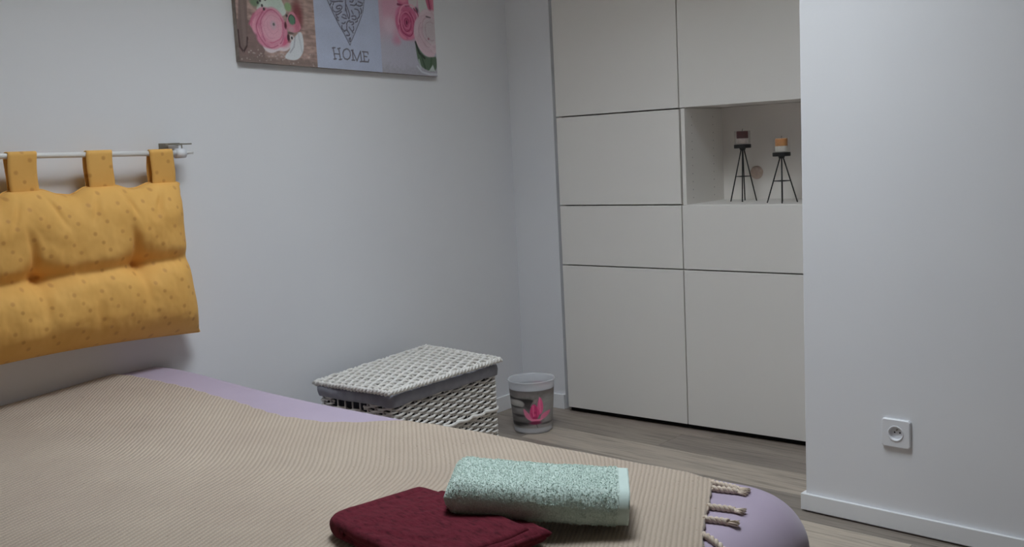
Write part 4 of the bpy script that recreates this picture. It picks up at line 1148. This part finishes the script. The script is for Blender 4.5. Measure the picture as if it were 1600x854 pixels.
# ------------------------------------------------------------------ wicker laundry basket
def basket():
    X0, X1, Y0, Y1 = -16.3, 20.3, -127.6, -72.0
    t = empty('laundry_basket', (0, -101, 0)); off = Vector((0.25, -101, 0))
    t.location = off * CM
    tag(t, 'white woven wicker laundry basket with grey liner against the left wall', 'basket')
    rc = 2.2
    def outline(ins, n_c=8):
        pts = []
        x0, x1, y0, y1 = X0 + ins, X1 - ins, Y0 + ins, Y1 - ins; r = max(rc - ins, .6)
        segs = [((x0 + r, y0), (x1 - r, y0), (x1 - r, y0 + r), -90), ((x1, y0 + r), (x1, y1 - r), (x1 - r, y1 - r), 0), ((x1 - r, y1), (x0 + r, y1), (x0 + r, y1 - r), 90), ((x0, y1 - r), (x0, y0 + r), (x0 + r, y0 + r), 180)]
        for a, b, c_, a0 in segs:
            pts += [a, b]
            for k in range(1, n_c): q = math.radians(a0 + 90 * k / n_c); pts.append((c_[0] + r * math.cos(q), c_[1] + r * math.sin(q)))
        P = np.array(pts + pts[:1]); d = np.r_[0, np.cumsum(np.hypot(*np.diff(P, axis=0).T))]
        return P, d
    P, d = outline(0); PER = d[-1]
    NS = 48; pitch = PER / NS
    def at(s_, ins=0.0):
        s_ = s_ % PER
        x = np.interp(s_, d, P[:, 0]); y = np.interp(s_, d, P[:, 1])
        e = .05
        x2 = np.interp((s_ + e) % PER, d, P[:, 0]); y2 = np.interp((s_ + e) % PER, d, P[:, 1])
        tx, ty = x2 - x, y2 - y; l = np.hypot(tx, ty) + 1e-9
        return np.array([x - ins * (ty / l) * -1 * -1, y + ins * (tx / l)]), np.array([ty / l, -tx / l])
    rr = random.Random(2)
    # upright stakes
    a = Acc()
    for k in range(NS):
        p, n_ = at(k * pitch)
        q = p - n_ * .45
        a.add(tube_data([(q[0] - off.x, q[1] - off.y, 0.4), (q[0] - off.x, q[1] - off.y, 36.5)], .33, 5))
    a.obj('stakes', M['wicker'], t)['kind'] = 'stuff'
    # woven strands: left end (first side) has a handle opening
    a = Acc(); per_row = NS * 4
    hole0, hole1 = (-8.3 - (X0 + rc)), (6.3 - (X0 + rc))
    z = 1.0; row = 0
    while z < 36.0:
        pts = []; runs = []
        wale = 21.0 < z < 22.2
        for i in range(per_row):
            s_ = PER * i / per_row
            if 31.6 < z < 34.6 and hole0 < s_ < hole1:
                if pts: runs.append(pts); pts = []
                continue
            p, n_ = at(s_)
            o_ = -.40 + .56 * math.cos(math.pi * (s_ / pitch + row))
            if wale: o_ = .45 + .2 * math.cos(math.pi * s_ / pitch * 2)
            q = p + n_ * o_
            pts.append((q[0] - off.x, q[1] - off.y, z + .10 * math.sin(s_ * .7 + row) + .10 * rr.uniform(-1, 1) + .18 * math.sin(math.pi * (s_ / pitch + row))))
        if runs:
            # join the run that wraps past the start of the outline
            runs.append(pts + runs[0]) ; runs = runs[1:]
            for r_ in runs: a.add(tube_data(r_, .47, 5, flat=.8))
        else:
            a.add(tube_data(pts, .70 if wale else .50, 6, closed=True, flat=.9))
        z += 1.06 if not wale else 1.15; row += 1
    a.obj('weave', M['wicker'], t)['kind'] = 'stuff'
    # inside: liner bag, its cloth coloured darker for the shade behind the weave
    Pi, _ = outline(2.0)
    n = len(Pi) - 1
    vs = [(x - off.x, y - off.y, zz) for zz in (1.2, 36.5) for x, y in Pi[:-1]]
    fs = [(k, (k + 1) % n, n + (k + 1) % n, n + k) for k in range(n)] + [tuple(range(n))]
    mesh_obj('liner_bag', vs, fs, M['shaded_liner'], t)
    # liner cuff folded over the rim
    S_ = np.linspace(0, PER, 221)[:-1]; prof = [(-1.6, 37.6), (-.5, 38.2), (.5, 38.0), (1.05, 37.2), (1.2, 36.0), (1.0, 34.9), (.8, 34.1), (.35, 33.9), (.15, 34.5), (-.2, 37.2), (-1.2, 37.0)]
    vs = []
    for i, s_ in enumerate(S_):
        p, n_ = at(s_)
        for j, (o_, zz) in enumerate(prof):
            w = .28 * fbm((p[0] * .13, p[1] * .13, j * .4), 3)
            q = p + n_ * (o_ + w)
            vs.append((q[0] - off.x, q[1] - off.y, zz + .25 * fbm((p[0] * .1, p[1] * .1, 4), 2) + (.5 * fbm((p[0] * .09, p[1] * .09, 9), 2) if 4 < j < 9 else 0)))
    m_ = len(prof); ns = len(S_)
    fs = [(i * m_ + j, i * m_ + (j + 1) % m_, ((i + 1) % ns) * m_ + (j + 1) % m_, ((i + 1) % ns) * m_ + j) for i in range(ns) for j in range(m_)]
    mesh_obj('liner_cuff', vs, fs, M['liner'], t, True)['label'] = 'slate grey cloth cuff'
    # woven lid, slightly askew
    c00 = np.array((-17.9, -127.6, 38.6)); c01 = np.array((-16.2, -71.6, 41.4)); c10 = np.array((22.2, -129.8, 39.8)); c11 = np.array((22.4, -72.2, 39.9))
    def lp(u, v, h=0.0):               # u across (wall -> front), v along
        p = c00 * (1 - u) * (1 - v) + c01 * (1 - u) * v + c10 * u * (1 - v) + c11 * u * v
        p = p + np.array((0, 0, h + 1.1 * math.sin(math.pi * u) * math.sin(math.pi * v) + .22 * fbm((u * 5, v * 6, 1), 2)))
        return tuple(p - np.array(off))
    lid = Acc(); nS = 15; nW = 23
    for k in range(nS + 1):            # stakes across the lid
        v = .02 + .96 * k / nS
        lid.add(tube_data([lp(u, v) for u in np.linspace(.01, .99, 14)], .36, 5))
    t_st = lid.obj('lid', M['wicker'], t)
    lw = Acc()
    for r_ in range(nW):
        u = .015 + .97 * r_ / (nW - 1)
        pts = []
        for i in range(nS * 4 + 1):
            v = i / (nS * 4.0); ph = (v - .02) / .96 * nS
            pts.append(lp(u + .004 * rr.uniform(-1, 1), v, .62 * math.cos(math.pi * (ph + r_))))
        lw.add(tube_data(pts, .66, 6, flat=.8))
    lw.obj('lid_weave', M['wicker'], t_st)['kind'] = 'stuff'
    br = Acc()                         # plaited border
    edge = [(u, 0) for u in np.linspace(0, 1, 44)[:-1]] + [(1, v) for v in np.linspace(0, 1, 62)[:-1]] + [(u, 1) for u in np.linspace(1, 0, 44)[:-1]] + [(0, v) for v in np.linspace(1, 0, 62)[:-1]]
    for ply in range(2):
        pts = []
        for i, (u, v) in enumerate(edge):
            q = math.pi * (i / 1.9 + ply); du_, dv_ = (u - .5), (v - .5)
            k = 1 + .012 * math.cos(q)
            pts.append(lp(.5 + du_ * k, .5 + dv_ * k, -.1 + .5 * math.sin(q)))
        br.add(tube_data(pts, .66, 7, closed=True))
    br.obj('lid_border', M['wicker'], t_st)
    return t
m = M['shaded_liner'] = Mat('shaded_liner_cotton', srgb(58, 58, 64), 0.9)  # darker copy of the liner cloth, inner shade put into the colour
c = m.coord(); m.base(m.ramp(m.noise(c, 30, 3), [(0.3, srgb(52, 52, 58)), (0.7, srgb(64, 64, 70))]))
basket()

# ------------------------------------------------------------------ waste bin with printed sleeve
def bin_():
    cx, cy = 3.9, -30.9
    t = empty('waste_bin', (cx, cy, 0)); tag(t, 'small clear plastic waste bin printed with grey stones and a pink lily', 'bin')
    RB, RT, HB = 7.9, 9.75, 22.3
    rad = lambda z: RB + (RT - RB) * z / HB
    prof = [(0.01, .15), (RB - .5, .15), (RB, .6)] + [(rad(z), z) for z in np.linspace(1.2, HB - .9, 14)] + [(RT + .15, HB - .6), (RT + .25, HB - .15), (RT + .1, HB), (RT - .2, HB - .1)]
    prof += [(rad(z) - .22, z) for z in np.linspace(HB - .9, 1.2, 12)] + [(RB - .6, .5), (0.01, .45)]
    v, f = lathe_data(prof, n=72); mesh_obj('body', v, f, M['frosted'], t, True)
    # sleeve: print between z=2.9 and 18.3, two repeats round the bin
    nt, nz = 300, 90; Z0, Z1 = 2.7, 18.6
    TH, ZZ = np.meshgrid(np.linspace(0, 2 * math.pi, nt), np.linspace(Z0, Z1, nz), indexing='ij')
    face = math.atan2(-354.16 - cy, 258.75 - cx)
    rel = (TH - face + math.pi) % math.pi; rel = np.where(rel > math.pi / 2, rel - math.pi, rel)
    X = 330 + 215 * np.sin(rel); Y = 250 + 470 * (Z1 - ZZ) / (Z1 - Z0)      # zoom-crop units, y down
    Y = Y - 18 * (1 - np.cos(rel)) * 0
    P = Paint(X, Y)
    nzv = vnoise(X, Y, 26, 3)
    P.fill(np.ones_like(X), (120, 116, 113)); P.shade(.9 + .2 * nzv)
    P.fill(1 - sstep(250, 330, Y), (104, 98, 96), .8); P.ell((240, 290), 60, 26, (128, 118, 116), .7, .6)
    P.fill(sstep(380, 470, X) * sstep(300, 360, Y), (150, 148, 146), .7); P.fill(sstep(120, 250, Y - 480) , (96, 94, 92), .5)
    P.poly([(95, 330), (180, 345), (345, 345), (340, 420), (300, 470), (250, 430), (200, 365), (95, 365)], (44, 40, 40), .95, 10)
    P.ell((300, 440), 55, 45, (74, 68, 68), .9, .6)
    P.ell((215, 620), 100, 62, (92, 88, 87), 1, .25); P.ell((230, 598), 60, 24, (118, 114, 112), .6, .7); P.ell((190, 672), 110, 26, (30, 27, 28), .9, .5)
    P.ell((200, 505), 62, 60, (118, 114, 112), 1, .15); P.ell((205, 488), 40, 28, (150, 146, 143), .6, .7); P.ell((190, 560), 58, 16, (48, 44, 44), .8, .6)
    P.ell((182, 412), 70, 50, (158, 154, 150), 1, .15); P.ell((182, 396), 44, 24, (186, 182, 178), .6, .7); P.ell((175, 456), 60, 12, (56, 52, 52), .8, .6)
    P.fill(sstep(655, 690, Y) * sstep(150, 260, X), (146, 142, 140), .6); P.ell((470, 670), 60, 12, (58, 54, 54), .7, .6)
    P.poly([(300, 470), (400, 350), (360, 350), (330, 380)], (150, 132, 130), .7, 6)
    pk = (214, 92, 136); dp = (168, 40, 88); lt = (228, 130, 164)
    P.poly([(235, 455), (270, 500), (330, 580), (350, 620), (290, 612), (245, 570)], (206, 116, 146), 1, 5)
    P.poly([(400, 610), (420, 540), (515, 505), (500, 560), (450, 610)], (204, 112, 142), 1, 5)
    P.poly([(400, 308), (430, 380), (440, 470), (425, 540), (385, 560), (372, 460)], pk, 1, 4); P.line([(400, 330), (408, 520)], 5, lt, .7)
    P.poly([(322, 420), (350, 410), (375, 440), (405, 540), (370, 610), (310, 590), (295, 520)], (200, 66, 116), 1, 5)
    P.line([(335, 430), (340, 580)], 5, lt, .6); P.line([(362, 440), (372, 590)], 5, dp, .8); P.line([(312, 520), (340, 600)], 4, dp, .7); P.ell((355, 520), 12, 16, dp, .8, .5)
    P.ell((350, 590), 26, 20, dp, .9, .5)
    P.poly([(250, 585), (320, 600), (390, 605), (450, 600), (400, 635), (330, 640)], (214, 120, 152), 1, 5)
    P.ell((355, 650), 62, 22, (112, 26, 62), .9, .4); P.line([(365, 670), (378, 712)], 3, (40, 36, 36), .8)
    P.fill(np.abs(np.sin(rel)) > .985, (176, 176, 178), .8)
    back = (np.cos(TH - face) < -.2) & (np.sin(TH - face) > -.2)
    P.fill(back * (1 - sstep(.8, 1.2, np.hypot((ZZ - 18.0) / 2.6, (np.sin(TH - face) - .45) / .38))), (206, 96, 132), .9)
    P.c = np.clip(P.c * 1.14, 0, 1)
    R_ = rad(ZZ) + .06
    vs = np.stack([R_ * np.cos(TH), R_ * np.sin(TH), ZZ], -1).reshape(-1, 3)
    o = mesh_obj('printed_sleeve', vs, grid_faces(nt, nz), M['print'], t, True); set_print(o, P.c.reshape(-1, 3))
    o['label'] = 'grey sleeve with a pink lily print'
bin_()

for o in SC.objects:
    o.select_set(False)
